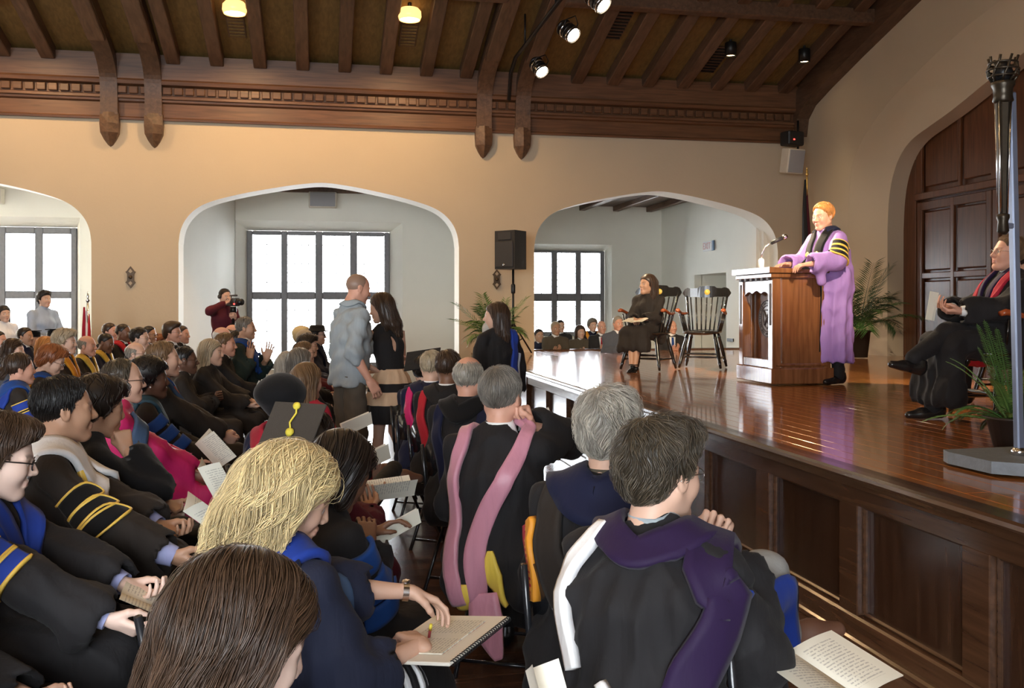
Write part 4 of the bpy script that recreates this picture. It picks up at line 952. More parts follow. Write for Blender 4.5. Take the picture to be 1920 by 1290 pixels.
def stripes(P, col, q=-1, ts=(.25, .5, .75), w=.055, side=(0, -1, 0), trim=None, arc=70):
    """velvet bars round a sleeve"""
    J, g = P['J'], P['g']; S_, E = J['S'][q], J['E'][q]; ax = nrm(E - S_)
    for t in ts:
        c = S_ + (E - S_) * t + (0 if True else 0); out = np.asarray([side[0], side[1] * 1.0, side[2]], float); out = nrm(out - ax * (out @ ax)); tn = np.cross(ax, out)
        pts = [c + (out * math.cos(a) + tn * math.sin(a)) * .09 for a in np.radians(np.linspace(-arc, arc, 5))]
        band('sleeve_bar', g, pts, w, CL[col], P['o'], th=.008, off=.007, n=5)
        if trim:
            for sg in (-1, 1): band('sleeve_piping', g, [p + ax * sg * w * .55 for p in pts], .008, trim, P['o'], th=.011, off=.007, n=5, K=3)
# paper ----------------------------------------------------------
def paper_mat(name, c, lines=True, ink=(.25, .23, .2)):
    m, t, N, L, b = nt(name); sock(b, 'Roughness', .8); tc = N.new('ShaderNodeTexCoord'); sx = N.new('ShaderNodeSeparateXYZ'); L.new(tc.outputs['Object'], sx.inputs[0])
    if not lines: sock(b, 'Base Color', rgb(c)); return m
    def math_(op, a, v=None, w_=None):
        q = N.new('ShaderNodeMath'); q.operation = op; L.new(a, q.inputs[0])
        if v is not None:
            if hasattr(v, 'links') or not isinstance(v, (int, float)): L.new(v, q.inputs[1])
            else: q.inputs[1].default_value = v
        return q.outputs[0]
    fr = math_('FRACT', math_('MULTIPLY', sx.outputs['Y'], 95.0)); ln = math_('GREATER_THAN', fr, .62)
    n = N.new('ShaderNodeTexNoise'); n.inputs['Scale'].default_value = 1; mp = N.new('ShaderNodeMapping'); mp.inputs['Scale'].default_value = (160, 95, 1); L.new(tc.outputs['Object'], mp.inputs[0]); L.new(mp.outputs[0], n.inputs['Vector'])
    wd = math_('GREATER_THAN', n.outputs['Fac'], .46)
    ax = math_('ABSOLUTE', sx.outputs['X']); mg = math_('MULTIPLY', math_('GREATER_THAN', ax, .018), math_('LESS_THAN', ax, .115)); my = math_('LESS_THAN', math_('ABSOLUTE', sx.outputs['Y']), .085)
    f = math_('MULTIPLY', math_('MULTIPLY', ln, wd), math_('MULTIPLY', mg, my)); f = math_('MULTIPLY', f, .55)
    mx = N.new('ShaderNodeMix'); mx.data_type = 'RGBA'; mx.inputs[6].default_value = rgb(c); mx.inputs[7].default_value = rgb(ink); L.new(f, mx.inputs[0]); L.new(mx.outputs[2], b.inputs['Base Color']); return m
paper = paper_mat('paper', (.78, .74, .62)); paper_plain = paper_mat('paper_plain', (.80, .76, .66), False)
def booklet(loc, rz, pitch, label, open_=150, w=.135, h=.20, roll=0, mat=None):
    """folded programme: two leaves hinged at the spine (local y runs along the spine)"""
    r = empty('program_booklet', loc, 0, label, 'booklet', 'paper programs')
    r.rotation_euler = (Matrix.Rotation(rz, 3, 'Z') @ Matrix.Rotation(pitch, 3, 'Y') @ Matrix.Rotation(roll, 3, 'X')).to_euler()
    a = math.radians((180 - open_) / 2)
    for sg in (-1, 1):
        mb = MB(); n = 6; vs = []
        for z in (0, -.002):
            for i in range(n + 1):
                t = i / n; x = sg * w * t * math.cos(a); zz = w * t * math.sin(a) + .006 * math.sin(t * PI) + z
                vs += [(x, -h / 2, zz), (x, h / 2, zz)]
        m = 2 * (n + 1); fs = []
        for i in range(n):
            k = 2 * i; f = (k, k + 2, k + 3, k + 1) if sg > 0 else (k + 1, k + 3, k + 2, k); fs.append(f); fs.append(tuple(q + m for q in f[::-1]))
        fs += [(0, m, m + 2, 2)]; mb.add(vs, fs, True); mb.build('leaf', mat or paper, r)
    return r
def held_booklet(P, label, fwd=.42, up=.76, pitch=-35, open_=150, dy=0, roll=0, turn=0, w=.135, h=.20):
    p = w2(P, (fwd, dy, up)); return booklet(p, math.radians(P['face'] + turn + 90), 0, label, open_, w, h, roll=math.radians(-pitch))

def tolocal(P, p):
    o = P['o']; M = Matrix.LocRotScale(o.location, o.rotation_euler, o.scale).inverted(); return np.array(M @ Vector([float(x) for x in p]))
def pxl(P, px, py, D): return tolocal(P, at_depth(px, py, D))
def px_booklet(px, py, D, rz, label, open_=140, w=.135, h=.20, pitch=35, mat=None): return booklet(at_depth(px, py, D), math.radians(rz), 0, label, open_, w, h, roll=math.radians(pitch), mat=mat)
# ------------------------------------------------------------------ everyone in the hall
def toward(px, D, k=.6, tx=5.0, ty=9.0):
    p = ray(px, 600) * D; return math.degrees(math.atan2(ty - p[1], tx - p[0])) * k
def seat(key, label, px, ytop, hpx, face=None, **kw):
    if face is None: face = toward(px, .235 * FPX / hpx)
    return person(key, label, px, ytop, hpx, face, **kw)
# ---- foreground, left
P = seat('bangs', 'dark brown haired woman at the bottom edge, seen from behind, glossy bob', 452, 1060, 285, 28, sex='f', hair='bob', hcol='brown', skin='pale', lod='n', head=(-6, 20, 4), lean=.04, col='black', collar=None, hs=1.04)
P = seat('blonde', 'blonde woman in navy gown with royal blue velvet collar, writing on a notepad', 550, 846, 172, 46, sex='f', hair='fluffy', hcol='blonde', skin='light', lod='n', lean=.10, head=(-40, 24, 4), poler=(-.5, -.05, -1), col='navy', collar=None, wr=('px', 788, 1208, 2.52), wl=('px', 786, 1112, 2.62), sl=.34, hr='write', hl='relax', pr=(.1, .5, -.7), pl=(.1, -.3, -.9), bell=1.2, folds=.8, dr=(.35, .9, .05), dl=(.70, -.55, -.42), hs=.98)
hood(P, 'royal', .09, .34, 'velvetnavy'); BL = P
band('hood_piping', P['g'], [P['J']['N'] + V3(.10, -.13, -.06), P['J']['N'] + V3(.17, -.10, -.16), P['J']['N'] + V3(.21, -.075, -.30)], .05, CL['bluegrey'], P['o'], th=.008)
mb = MB(); W, E_ = P['J']['W'][1], P['J']['E'][1]; c = W + (E_ - W) * .06; ax = nrm(W - E_); t1_ = nrm(np.cross(ax, (0, 0, 1))); t2_ = np.cross(ax, t1_)
mb.tube([c - ax * .009, c + ax * .009], [.030, .030], 18, cap=False); mb.box(c + t2_ * .03 * (1 if t2_[2] > 0 else -1), (.022, .022, .008), bev=.003); mb.build('wristwatch', chrome, P['o'])
for i in range(7):
    q = .36 + i * .03; band('skirt_stripe', P['g'], [(q, -.21, .54), (q + .01, -.16, .62), (q + .01, -.10, .635), (q + .01, -.03, .62)], .016, CL['white' if i % 2 == 0 else 'black'], P['o'], th=.008, n=4)
P = seat('bluecollar', 'man with dark rimmed glasses at the left edge, bright blue velvet collar', -2, 790, 143, -2, hair='thick', hcol='brown', skin='pale', lod='n', specs='dark', head=(18, 12, 0), col='black', collar=None, wr=('px', 262, 1192, 2.78), wl=('px', 255, 1108, 2.98), hr='hold', hl='hold', lean=.04, pr=(.1, .6, .7), pl=(.3, -.2, .9), bell=1.1)
hood(P, 'royal', .10, .45, 'royal'); BC = P
def cuff(P, q, col='lavender', r=.043, l0=.72, l1=1.0, name='shirt_cuff'):
    J = P['J']; E_, W = J['E'][q], J['W'][q]; mb = MB(); mb.tube([E_ + (W - E_) * t for t in np.linspace(l0, l1, 4)], [r * 1.1, r, r * .92, r * .86], 16, cap=False); mb.build(name, CL[col], P['o'])
for q in (-1, 1): cuff(P, q, l0=.66, l1=.98)
stripes(P, 'royal', -1, (.5, .72), .05, trim=gold_trim)
px_booklet(285, 1135, 2.92, 95, 'open printed program in the hands of the man with blue collar', 165, .11, .2, 28)
P = person('edgeblue', 'person at the bottom left corner, only a sleeve with blue velvet and gold piping shows', -150, 930, 170, 2, hair='short', hcol='brown', skin='light', lod='m', col='black', wr=(.36, -.12, .66), D=2.35)
stripes(P, 'royal', 1, (.35, .7), .06, side=(.2, 1, .3), trim=gold_trim); hood(P, 'royal', .09, .4)
band('gown_front', P['g'], [P['J']['N'] + V3(.14, .05, -.2), P['J']['N'] + V3(.2, .06, -.4), V3(.3, .06, .66), V3(.44, .06, .62), V3(.53, .06, .5), V3(.55, .06, .3)], .09, CL['royal'], P['o'], th=.01)
P = seat('whitehood', 'black haired man with white hood and gold piped chevrons on his sleeve', 122, 711, 117, 15, hair='short', hcol='black', skin='tan', lod='n', head=(8, 0, 0), col='brownblack', collar='lavender', lean=.03, wr=('px', 325, 1043, 3.38), wl=('px', 318, 1000, 3.56), pr=(.1, .6, .7), fat=1.12, bell=1.3)
hood(P, 'white', .10, .3, 'white'); WH = P
for q in (-1, 1): cuff(P, q, l0=.78, l1=1.02)
g, J = P['g'], P['J']; S_, E_ = J['S'][-1], J['E'][-1]; ax = nrm(E_ - S_)
for t in (.55, .78, .98):     # pointed velvet bars edged with gold
    c = S_ + (E_ - S_) * t; o_ = nrm(np.array([.25, -1, .1]) - ax * (np.array([.25, -1, .1]) @ ax)); tn = nrm(np.cross(ax, o_))
    if tn[0] < 0: tn = -tn
    pts = [c - tn * .10 + o_ * .06 + ax * .0, c - tn * .04 + o_ * .08, c + tn * .05 + o_ * .08, c + tn * .095 + o_ * .06 + ax * .012]
    band('sleeve_bar', g, pts, [.062, .066, .062, .02], CL['velvetblack'], P['o'], th=.006, n=5)
    lp = [p + ax * .034 for p in pts[:3]] + [pts[3] + tn * .012] + [p - ax * .034 for p in pts[2::-1]]
    band('sleeve_piping', g, lp, .007, gold_trim, P['o'], th=.010, n=4, K=3)
N = J['N']; band('front_piping', g, [N + V3(.05, -.12, -.06), N + V3(.10, -.14, -.15), N + V3(.15, -.10, -.28), N + V3(.17, -.08, -.42)], .008, gold_trim, P['o'], th=.010, K=3)
px_booklet(392, 992, 3.5, 110, 'large open program held by the man with the white hood', 120, .13, .24, 40)
P = seat('chinrest', 'person resting cheek on hand behind the man with white hood', 186, 716, 104, 26, hair='wavy', hcol='dark', skin='tan', lod='m', sex='f', head=(0, 6, 10), col='velvetblack', wr=(.13, -.09, 1.0), hr='fist', pr=(0, .8, .5), dr=(-.1, .3, .95), poler=(.8, -.3, -.6), collar=None, wl=('px', 352, 968, 3.95))
P['gown']['label'] = 'black velvet gown'
px_booklet(393, 918, 4.0, 120, 'grey green program held open low in front of the pink gown', 110, .11, .22, 62)
mb = MB(); W, E_ = P['J']['W'][-1], P['J']['E'][-1]; mb.tube([W + (E_ - W) * .22, W + (E_ - W) * .28], [.034, .035], 16, cap=False); mb.build('bracelet', chrome, P['o'])
# ---- second and third rows, left
P = seat('pinkhood', 'balding man in black glasses with hot pink hood and gown', 233, 675, 80, 16, hair='receding', hcol='greenbrown', skin='light', specs='dark', col='hotpink', head=(0, 0, 0), wr=(.40, -.10, .63), wl=(.40, .10, .66))
band('hood_drape', P['g'], [P['J']['N'] + V3(.05, -.12, -.05), P['J']['N'] + V3(.08, -.2, -.16), P['J']['N'] + V3(.10, -.23, -.30)], [.05, .09, .08], CL['bluegrey'], P['o'], th=.012)
held_booklet(P, 'blank cream program held up by the man in hot pink', .48, .72, -50, 60)
P = seat('earring', 'woman with black braided updo and pearl earring beside the pink gown', 283, 676, 71.5, 14, sex='f', hair='afro', hcol='black', skin='dark', col='brownblack', collar=None, wr=(.38, -.08, .64), wl=(.38, .06, .66))
hood(P, 'teal', .06, .3); stripes(P, 'velvetblue', -1, (.28, .62, .96), .075)
mb = MB(); mb.lathe([(.0005, -.006), (.0055, 0), (.0005, .006)], n=8); o = mb.build('earring', white_paint, P['o']); o.matrix_local = P['M4'] @ Matrix.Translation((-.01, -.088, -.04))
P = seat('rainbow', 'brown haired man with rainbow edged blue stole, hands clasped', 308, 643, 64.5, 12, hair='short', hcol='lightbrown', skin='light', col='brownblack', head=(0, -3, 0), collar=None, wr=(.42, -.05, .64), wl=(.42, .05, .64), hr='clasp', hl='clasp', pr=(0, 1, .3), pl=(0, -1, .3))
hood(P, 'bluegrey', .07, .3)
N = P['J']['N']
for i, cn in enumerate(('red', 'orange', 'yellow', 'green', 'velvetblue')): band('stole_stripe', P['g'], [N + V3(.02, -.075 - i * .006, .0), N + V3(.09, -.10 + .002 * i, -.07), N + V3(.155 , -.055 + i * .004, -.20), N + V3(.19, -.035 + i * .004, -.34)], .012, CL[cn], P['o'], th=.016 + .0008 * i, K=3)
P = seat('praying', 'dark skinned man in glasses with hands folded at his chest', 348, 651, 50, 8, hair='crop', hcol='black', skin='dark', specs='wire', col='brownblack', wr=(.30, -.05, .80), wl=(.30, .05, .80), hr='clasp', hl='clasp', pr=(0, 1, .3), pl=(0, -1, .3), collar='ivory')
P = seat('ashblonde', 'woman with long ash blonde hair in plain black gown holding folded paper', 397, 638, 47.5, -8, sex='f', hair='long', hcol='greyblonde', skin='light', col='brownblack', collar=None, wr=(.40, -.08, .68), wl=(.42, .05, .70))
held_booklet(P, 'cream folded paper held by the ash blonde woman', .52, .76, -30, 60)
P = seat('redface', 'flushed brown haired man smiling behind the ash blonde woman', 424, 626, 42, -6, hair='short', hcol='lightbrown', skin='pink', col='black', wr=(.40, -.08, .66))
held_booklet(P, 'white sheet in the lap of the flushed man', .52, .73, -20, 70)
P = seat('whitehair', 'white haired man, only his pink forehead rises behind the flushed man', 418, 614, 39, -10, hair='fringe', hcol='white', skin='pink', lod='f', col='black')
P = seat('baldtop', 'bald man, forehead glowing, behind the white haired man', 438, 609, 33, -14, hair='fringe', hcol='lightbrown', skin='pink', lod='f', col='black')
P = seat('darkwoman', 'dark haired woman in glasses just left of the clapping man', 447, 624, 34.5, -10, sex='f', hair='wavy', hcol='dark', skin='tan', lod='m', specs='wire', col='black')
P = seat('clapping', 'grey haired man clapping, dark green gown with blue hood', 462, 596, 40, -6, hair='short', hcol='saltpepper', skin='tan', lod='m', col='green', wr=('px', 468, 672, 10.3), wl=('px', 500, 672, 10.5), hr='flat', hl='flat', pr=(0, 1, .1), pl=(0, -1, .1), dr=(.1, .1, 1), dl=(.3, -.1, 1), poler=(-.1, -.6, -.8))
hood(P, 'velvetblue', .07, .3)
held_booklet(P, 'white paper on the knees of the clapping man', .48, .68, -15, 100)
# ---- back rows, left
BR = [('tallman', 'man with glasses and tousled brown hair against the plain wall pier', 324, 606, 36, 'thick', 'brown', 'pink', 'm', 'wire', 'black', None),
      ('behindtall', 'man half hidden behind the tousled man with glasses', 342, 612, 32, 'short', 'brown', 'pink', 'm', None, 'black', None),
      ('auburn', 'auburn head peeking between two men with glasses', 301, 630, 30, 'wavy', 'red', 'light', 'f', None, 'black', None),
      ('specs1', 'dark haired man with clear glasses and pale rim of hair', 263, 616, 39.5, 'short', 'dark', 'light', 'm', 'wire', 'black', None),
      ('specs2', 'man with black framed glasses beyond the clear glasses man', 281, 613, 31, 'short', 'black', 'tan', 'm', 'dark', 'black', None),
      ('redcollar', 'dark skinned man with a red collar under the wall sconce', 232, 608, 33, 'crop', 'dark', 'brown', 'm', None, 'black', 'red'),
      ('squint', 'short haired man left of the red collared man', 207, 607, 32, 'short', 'brown', 'pink', 'm', None, 'black', None),
      ('lookdown', 'dark skinned man looking down beside the bald man', 199, 626, 35, 'crop', 'black', 'brown', 'm', None, 'velvetnavy', 'gold'),
      ('goldcollar', 'bald man with a bright gold collar on his black gown', 164, 630, 38, 'fringe', 'grey', 'pink', 'm', None, 'brownblack', 'gold'),
      ('curlyblonde', 'woman with curly dark blonde hair in profile by the window', 124, 621, 43, 'wavy', 'greyblonde', 'light', 'f', None, 'brownblack', 'orange'),
      ('strap', 'greying man with a glasses strap behind the pink gown man', 256, 643, 42.5, 'fringe', 'grey', 'light', 'm', 'dark', 'velvetnavy', 'royal'),
      ('youngdark', 'young dark haired man at the left below the window', 48, 615, 33, 'short', 'dark', 'tan', 'm', None, 'velvetnavy', None),
      ('edgewoman', 'dark haired head cut by the left picture edge', -3, 622, 36, 'short', 'dark', 'pink', 'm', None, 'black', None),
      ('brownbob', 'person with straight brown hair behind the ponytail woman', 27, 637, 42, 'bob', 'brown', 'light', 'f', None, 'steel', None),
      ('strawberry', 'strawberry blonde head just behind the copper haired woman', 88, 633, 38, 'bob', 'ginger', 'light', 'f', None, 'black', None)]
for key, lab, px, yt, hp, hr_, hc_, sk, sx, gl, co, hd in BR:
    P = seat(key, lab, px, yt, hp, None, sex=sx if sx in 'mf' else 'm', hair=hr_, hcol=hc_, skin=sk, lod='m' if hp > 36 else 'f', specs=gl, col=co, head=(0, 14 if key == 'lookdown' else 0, 0), group='seated audience')
    if hd: hood(P, hd, .07, .3)
for key, lab, px, yt, hp in (('cap1', 'person in a flat black cap below the shirted standing man', 62, 620, 31), ('cap2', 'person in a flat black cap, the right one of two below the window', 104, 617, 33)):
    P = seat(key, lab, px, yt, hp, None, hair='crop', hcol='black', skin='tan', lod='f')
    mb = MB(); mb.lathe([(.095, .03), (.1, .06), (.095, .10), (.0005, .112)], n=16); mb.box((-.01, 0, .115), (.22, .22, .012), rz=.5); o = mb.build('cap', CL['velvetblack'], P['o']); o.matrix_local = P['M4']
P = seat('copper', 'copper haired woman with glasses looking down, rainbow trimmed stole', 97, 651, 53, 10, sex='f', hair='thick', hcol='red', skin='light', specs='wire', head=(0, 24, 0), lean=.03, col='brownblack', collar=None)
hood(P, 'velvetblue', .06, .3, 'orange')
P = seat('ponytail', 'woman with brown hair in a low knot and royal blue hood with gold edge', 38, 663, 58, 26, sex='f', hair='pony', hcol='brown', skin='pink', col='brownblack', collar=None)
hood(P, 'velvetblue', .10, .4, 'royal'); stripes(P, 'royal', -1, (.3, .6, .9), .06, trim=gold_trim)
# ---- middle block
MBk = [('mid1', 'grey brown haired person seen from behind below the window', 563, 655, 48, 'bob', 'saltpepper', 'light', 'f', None, 'black', 40),
       ('mid2', 'person with long ash grey hair, leftmost in the middle block', 541, 661, 45, 'long', 'grey', 'light', 'f', None, 'black', 42),
       ('mid3', 'person with long chestnut hair seen from behind, maroon gown', 577, 683, 66, 'long', 'lightbrown', 'light', 'f', None, 'crimson', 44),
       ('mid4', 'light brown haired person in glasses, third head from the top of the stack', 572, 642, 41, 'short', 'lightbrown', 'light', 'm', 'wire', 'black', 10),
       ('mid5', 'dark haired person in glasses turned toward the standing couple', 579, 631, 38, 'wavy', 'dark', 'light', 'f', 'wire', 'maroon', -4),
       ('mid6', 'fair short haired man under the black hatted person', 574, 620, 36, 'short', 'greyblonde', 'pink', 'm', None, 'velvetnavy', 0),
       ('mid7', 'blonde head furthest back in the middle block', 566, 615, 31, 'wavy', 'blonde', 'light', 'f', None, 'black', -10)]
for key, lab, px, yt, hp, hr_, hc_, sk, sx, gl, co, fc in MBk:
    seat(key, lab, px, yt, hp, fc, sex=sx, hair=hr_, hcol=hc_, skin=sk, lod='m' if hp > 36 else 'f', specs=gl, col=co, feet=True)
P = seat('hat', 'person in a black brimmed hat and glasses by the window mullion', 596, 612, 33.5, -10, hair='short', hcol='dark', skin='light', lod='m', specs='dark', col='navy')
mb = MB(); mb.lathe([(.15, .052), (.153, .06), (.105, .066), (.102, .115), (.085, .135), (.0005, .14)], n=20); o = mb.build('hat', CL['velvetblack'], P['o']); o.matrix_local = P['M4'] @ Matrix.Translation((-.01, 0, 0))
hood(P, 'velvetnavy', .08, .3)
P = seat('tam', 'person in a big soft black tam right behind the mortarboard', 534, 712, 92, 44, hair='crop', hcol='black', skin='brown', lod='m', col='black', collar='red', wr=('px', 676, 872, 4.75), wl=('px', 682, 856, 4.95))
s_ = SDF(); s_.ell((-.03, 0, .055), (.125, .12, .085), k=.03); s_.rc((-.015, 0, .01), (-.02, 0, .05), .088, .10, k=.03); o = link('tam', fast_mesh('tam', *s_.mesh(.007), CL['velvetblack']), P['o']); o.matrix_local = P['M4']
hood(P, 'crimson', .08, .4, 'velvetnavy')
k_, a_ = P['J'][('K', -1)], pxl(P, 738, 880, 5.35); s_ = SDF(); s_.rc(k_, a_, .075, .055, k=.03); link('trousers', fast_mesh('trousers', *s_.mesh(.02), CL['black']), P['o']); o = link('shoe', shoe_me(), P['o'], tuple(a_ - V3(0, 0, .08)), (0, .1, -.5)); setmat(o, brown_leather)
P = seat('mortar', 'person bent forward under a brown mortarboard with yellow tassel', 585, 775, 112, 52, hair='short', hcol='dark', skin='tan', lod='m', head=(0, 14, 0), lean=.06, col='maroon', wr=('px', 690, 958, 3.95), wl=('px', 700, 935, 4.15))
def mortarboard(P, mat, tilt, tassel=None, size=.24, label=None):
    c = empty('mortarboard', parent=P['o']); c.matrix_local = P['M4'] @ tilt
    mb = MB(); mb.lathe([(.098, -.02), (.1, .03), (.094, .08), (.02, .085)], n=18); mb.build('skull_cap', mat, c)
    mb = MB(); mb.box((-.005, 0, .092), (size, size, .008), rz=.0, bev=.002); mb.build('board', mat, c)
    if tassel:
        mb = MB(); mb.lathe([(.0005, .096), (.013, .1), (.016, .108), (.012, .117), (.0005, .12)], c=(.10, 0, 0), n=12); mb.tube([(.10, 0, .11), (.07, -.01, .107), (.03, .005, .106), (.0, -.012, .106)], .004, 6); mb.lathe([(.0005, .096), (.014, .1), (.018, .108), (.013, .118), (.0005, .122)], c=(-.01, -.014, 0), n=12); mb.build('tassel', tassel, c)
    return c
cap_felt = plain('cap_felt', (.05, .042, .034), .9, .1, 60, bump=.2, bscale=300); yellow_thread = plain('yellow_thread', (.72, .6, .06), .7)
mortarboard(P, cap_felt, Matrix.Translation((-.055, 0, .0)) @ Matrix.Rotation(math.radians(-72), 4, 'Y') @ Matrix.Rotation(math.radians(0), 4, 'Z'), yellow_thread, .25)
hood(P, 'velvetnavy', .07, .3)
P = seat('darkbob', 'woman with a dark bob in front of the blonde, blue velvet sleeve bars', 640, 826, 118, 30, sex='f', hair='bob', hcol='dark', skin='brown', lod='m', head=(0, 30, 0), lean=.12, col='black', collar=None, wr=('px', 690, 1016, 3.2), wl=('px', 700, 1000, 3.36), hr='relax', hl='relax', pr=(.1, .4, -1), pl=(.1, -.4, -1), D=3.1)
stripes(P, 'velvetblue', -1, (.3, .68, 1.0), .085, side=(.3, -1, .2))
px_booklet(748, 1002, 3.4, -62, 'slim green grey program in the dark bobbed woman\'s hands', 12, .055, .2, 18)
px_booklet(672, 806, 6.5, -60, 'narrow cream program above the red lap beside the standing man', 20, .09, .24, 16)
px_booklet(706, 872, 5.05, -60, 'white program held up just right of the black tam', 20, .085, .19, 18)
px_booklet(728, 935, 4.15, -76, 'wide open program with printed grey page, nearest the aisle chairs', 75, .10, .24, 3)
# ---- front row, right (backs to the camera)
P = seat('frontcap', 'person in a black mortarboard tipped sideways, far end of front row', 797, 668, 57, 60, hair='short', hcol='dark', skin='light', lod='m', col='navy')
mortarboard(P, CL['velvetblack'], Matrix.Translation((0, 0, .02)) @ Matrix.Rotation(math.radians(-30), 4, 'Y') @ Matrix.Rotation(.3, 4, 'Z'), None, .27); hood(P, 'velvetnavy', .09, .4)
P = seat('front1', 'blond grey haired man, first of the three close heads in the front row', 811, 658, 62, 62, hair='crop', hcol='greyblonde', skin='light', col='velvetnavy'); hood(P, 'velvetnavy', .07, .42, 'hotpink')
P = seat('front2', 'man with cropped brown hair and scarlet hood in the front row', 842, 657, 68, 58, hair='crop', hcol='brown', skin='brown', col='black'); hood(P, 'black', .07, .45, 'red')
P = seat('front3', 'balding man with white grey fringe, front row', 880, 670, 79, 58, hair='tonsure', hcol='grey', skin='pink', col='black', collar='black'); hood(P, 'velvetblack', .08, .45, 'velvetnavy')
P = seat('pinksatin', 'grey haired man with a long pink satin hood lined yellow', 941, 692, 106, 64, hair='short', hcol='saltpepper', skin='pink', lod='n', col='black', head=(-8, 0, 0), wr=('px', 992, 800, 3.95), hr='fist', pr=(-.8, .5, .2), dr=(-.2, .3, .9), poler=(.3, -.7, -.6)); PS = P
g, N = P['g'], P['J']['N']
band('hood_band', g, [N + V3(.06, -.09, -.02), N + V3(-.03, -.115, -.03), N + V3(-.12, -.09, -.12), N + V3(-.16, -.01, -.28), N + V3(-.17, .05, -.46), N + V3(-.17, .045, -.62), N + V3(-.17, .0, -.78)], [.05, .055, .07, .08, .085, .085, .05], CL['pinksatin'], P['o'], th=.014)
band('hood_band', g, [N + V3(.05, .10, -.02), N + V3(-.04, .125, -.04), N + V3(-.11, .15, -.14), N + V3(-.14, .17, -.30), N + V3(-.16, .15, -.50), N + V3(-.16, .12, -.66)], [.045, .05, .055, .06, .07, .06], CL['pinksatin'], P['o'], th=.014)
band('hood_lining', g, [N + V3(-.17, -.01, -.46), N + V3(-.17, -.02, -.56), N + V3(-.17, -.05, -.70)], [.02, .08, .03], CL['yellow'], P['o'], th=.010)
band('hood_lining', g, [N + V3(-.16, .10, -.60), N + V3(-.16, .10, -.68), N + V3(-.16, .08, -.76)], [.05, .07, .03], CL['yellow'], P['o'], th=.010)
band('hood_tip', g, [(-.175, .02, .42), (-.20, .0, .31), (-.20, -.05, .17)], [.11, .14, .03], CL['pinksatin'], P['o'], th=.02, conform=False, side=(0, 1, 0))
J = P['J']; band('sleeve_lining', g, [J['E'][-1] + V3(.02, -.08, -.06), J['E'][-1] + V3(.03, -.09, .0), J['E'][-1] + V3(.0, -.06, .07)], .11, CL['crimson'], P['o'], th=.008)
px_booklet(1004, 812, 4.3, 30, 'peach tinted program beyond the pink satin hood', 60, .10, .17, 60)
P = seat('wavygrey', 'man with wavy grey hair and navy velvet hood collar, from behind', 1143, 740, 146, 56, hair='tousled', hcol='grey', skin='light', lod='n', col='black', collar='tweed', fat=1.1, head=(0, 4, 0)); WG = P
hood(P, 'velvetnavy', .11, .36, 'brownblack')
g, N = P['g'], P['J']['N']
for cn, dx in (('orange', 0), ('crimson', .075)): band('hood_lining', g, [N + V3(-.03, .19 + dx * .3, -.11 - dx * .5), N + V3(-.10, .20 + dx * .4, -.22 - dx * .4), N + V3(-.13, .20 + dx * .4, -.36)], [.03, .045, .03], CL[cn], P['o'], th=.012, off=.007)
P = seat('chinfist', 'man with dark tousled hair, purple velvet hood, chin on his fist', 1242, 800, 178, 48, hair='tousled', hcol='greenbrown', skin='light', lod='n', col='black', collar='greyblue', specs='wire', head=(-22, 4, 0), lean=.06, wl=('px', 1335, 1035, 2.5), wr=('px', 1372, 1050, 2.46), hl='fist', hr='relax', pl=(-.9, -.1, .3), dl=(.25, -.15, .9), pr=(.0, .3, -1), dr=(.4, .5, -.7), polel=(.5, .4, -.8), poler=(.0, -.35, -1), fat=1.08, bell=1.2, folds=1.3); CF = P
g, N = P['g'], P['J']['N']
hood(P, 'velvetpurple', .085, .2, back=False, bw=1.0)
band('hood_band', g, [N + V3(.10, -.12, -.06), N + V3(.0, -.155, -.07), N + V3(-.08, -.16, -.15), N + V3(-.15, -.13, -.30), N + V3(-.18, -.08, -.46)], [.10, .11, .12, .12, .09], CL['velvetpurple'], P['o'], th=.010, off=.017)
band('hood_lining', g, [N + V3(-.04, .10, -.02), N + V3(-.10, .155, -.09), N + V3(-.15, .16, -.20), N + V3(-.17, .11, -.32)], [.03, .045, .05, .03], CL['white'], P['o'], th=.012, off=.012)
band('hood_lining', g, [N + V3(-.155, .03, -.33), N + V3(-.17, -.01, -.40), N + V3(-.17, -.05, -.46)], [.02, .035, .02], CL['white'], P['o'], th=.018, off=.007)
band('hood_edge', g, [N + V3(-.02, -.22, -.11), N + V3(-.10, -.215, -.22), N + V3(-.16, -.17, -.36)], .012, CL['royal'], P['o'], th=.012, off=.007, K=3)
# his crossed legs
kn, an, hp = pxl(P, 1432, 1085, 2.9), pxl(P, 1470, 1185, 2.98), V3(.05, -.05, .56)
s2 = SDF(); s2.rc(hp, kn, .095, .080, k=.03); s2.rc(kn, an, .078, .056, k=.03)
s2.disp = lambda X, Y, Z: (.003 * (np.sin(Z * 60 + X * 40) + np.sin(X * 55 + 2 * np.sin(Z * 20)))).astype(np.asarray(X).dtype)
o = link('trousers', fast_mesh('trousers', *s2.mesh(.012), CL['greytrouser']), P['o'])
o = link('shoe', shoe_me(), P['o'], tuple(pxl(P, 1488, 1215, 2.98)), (0, -.1, -.75)); setmat(o, brown_leather)
gp = SDF(); gp.p = s2.p; md = (kn + an) / 2
band('gown_panel', gp, [hp * .3 + kn * .7 + V3(-.02, -.09, .03), kn + V3(-.05, -.07, -.02), md + V3(-.06, -.05, -.04), an + V3(-.08, -.04, -.08)], [.10, .12, .12, .10], CL['royal'], P['o'], th=.012)
booklet(at_depth(1545, 1262, 2.3), math.radians(20), 0, 'open program with a stapled cream page at the bottom right', 160, .15, .22, roll=math.radians(12))
booklet(at_depth(1002, 1320, 1.9), math.radians(20), 0, 'white sheet standing up at the bottom edge, centre', 40, .09, .13, roll=math.radians(60), mat=paper_plain)
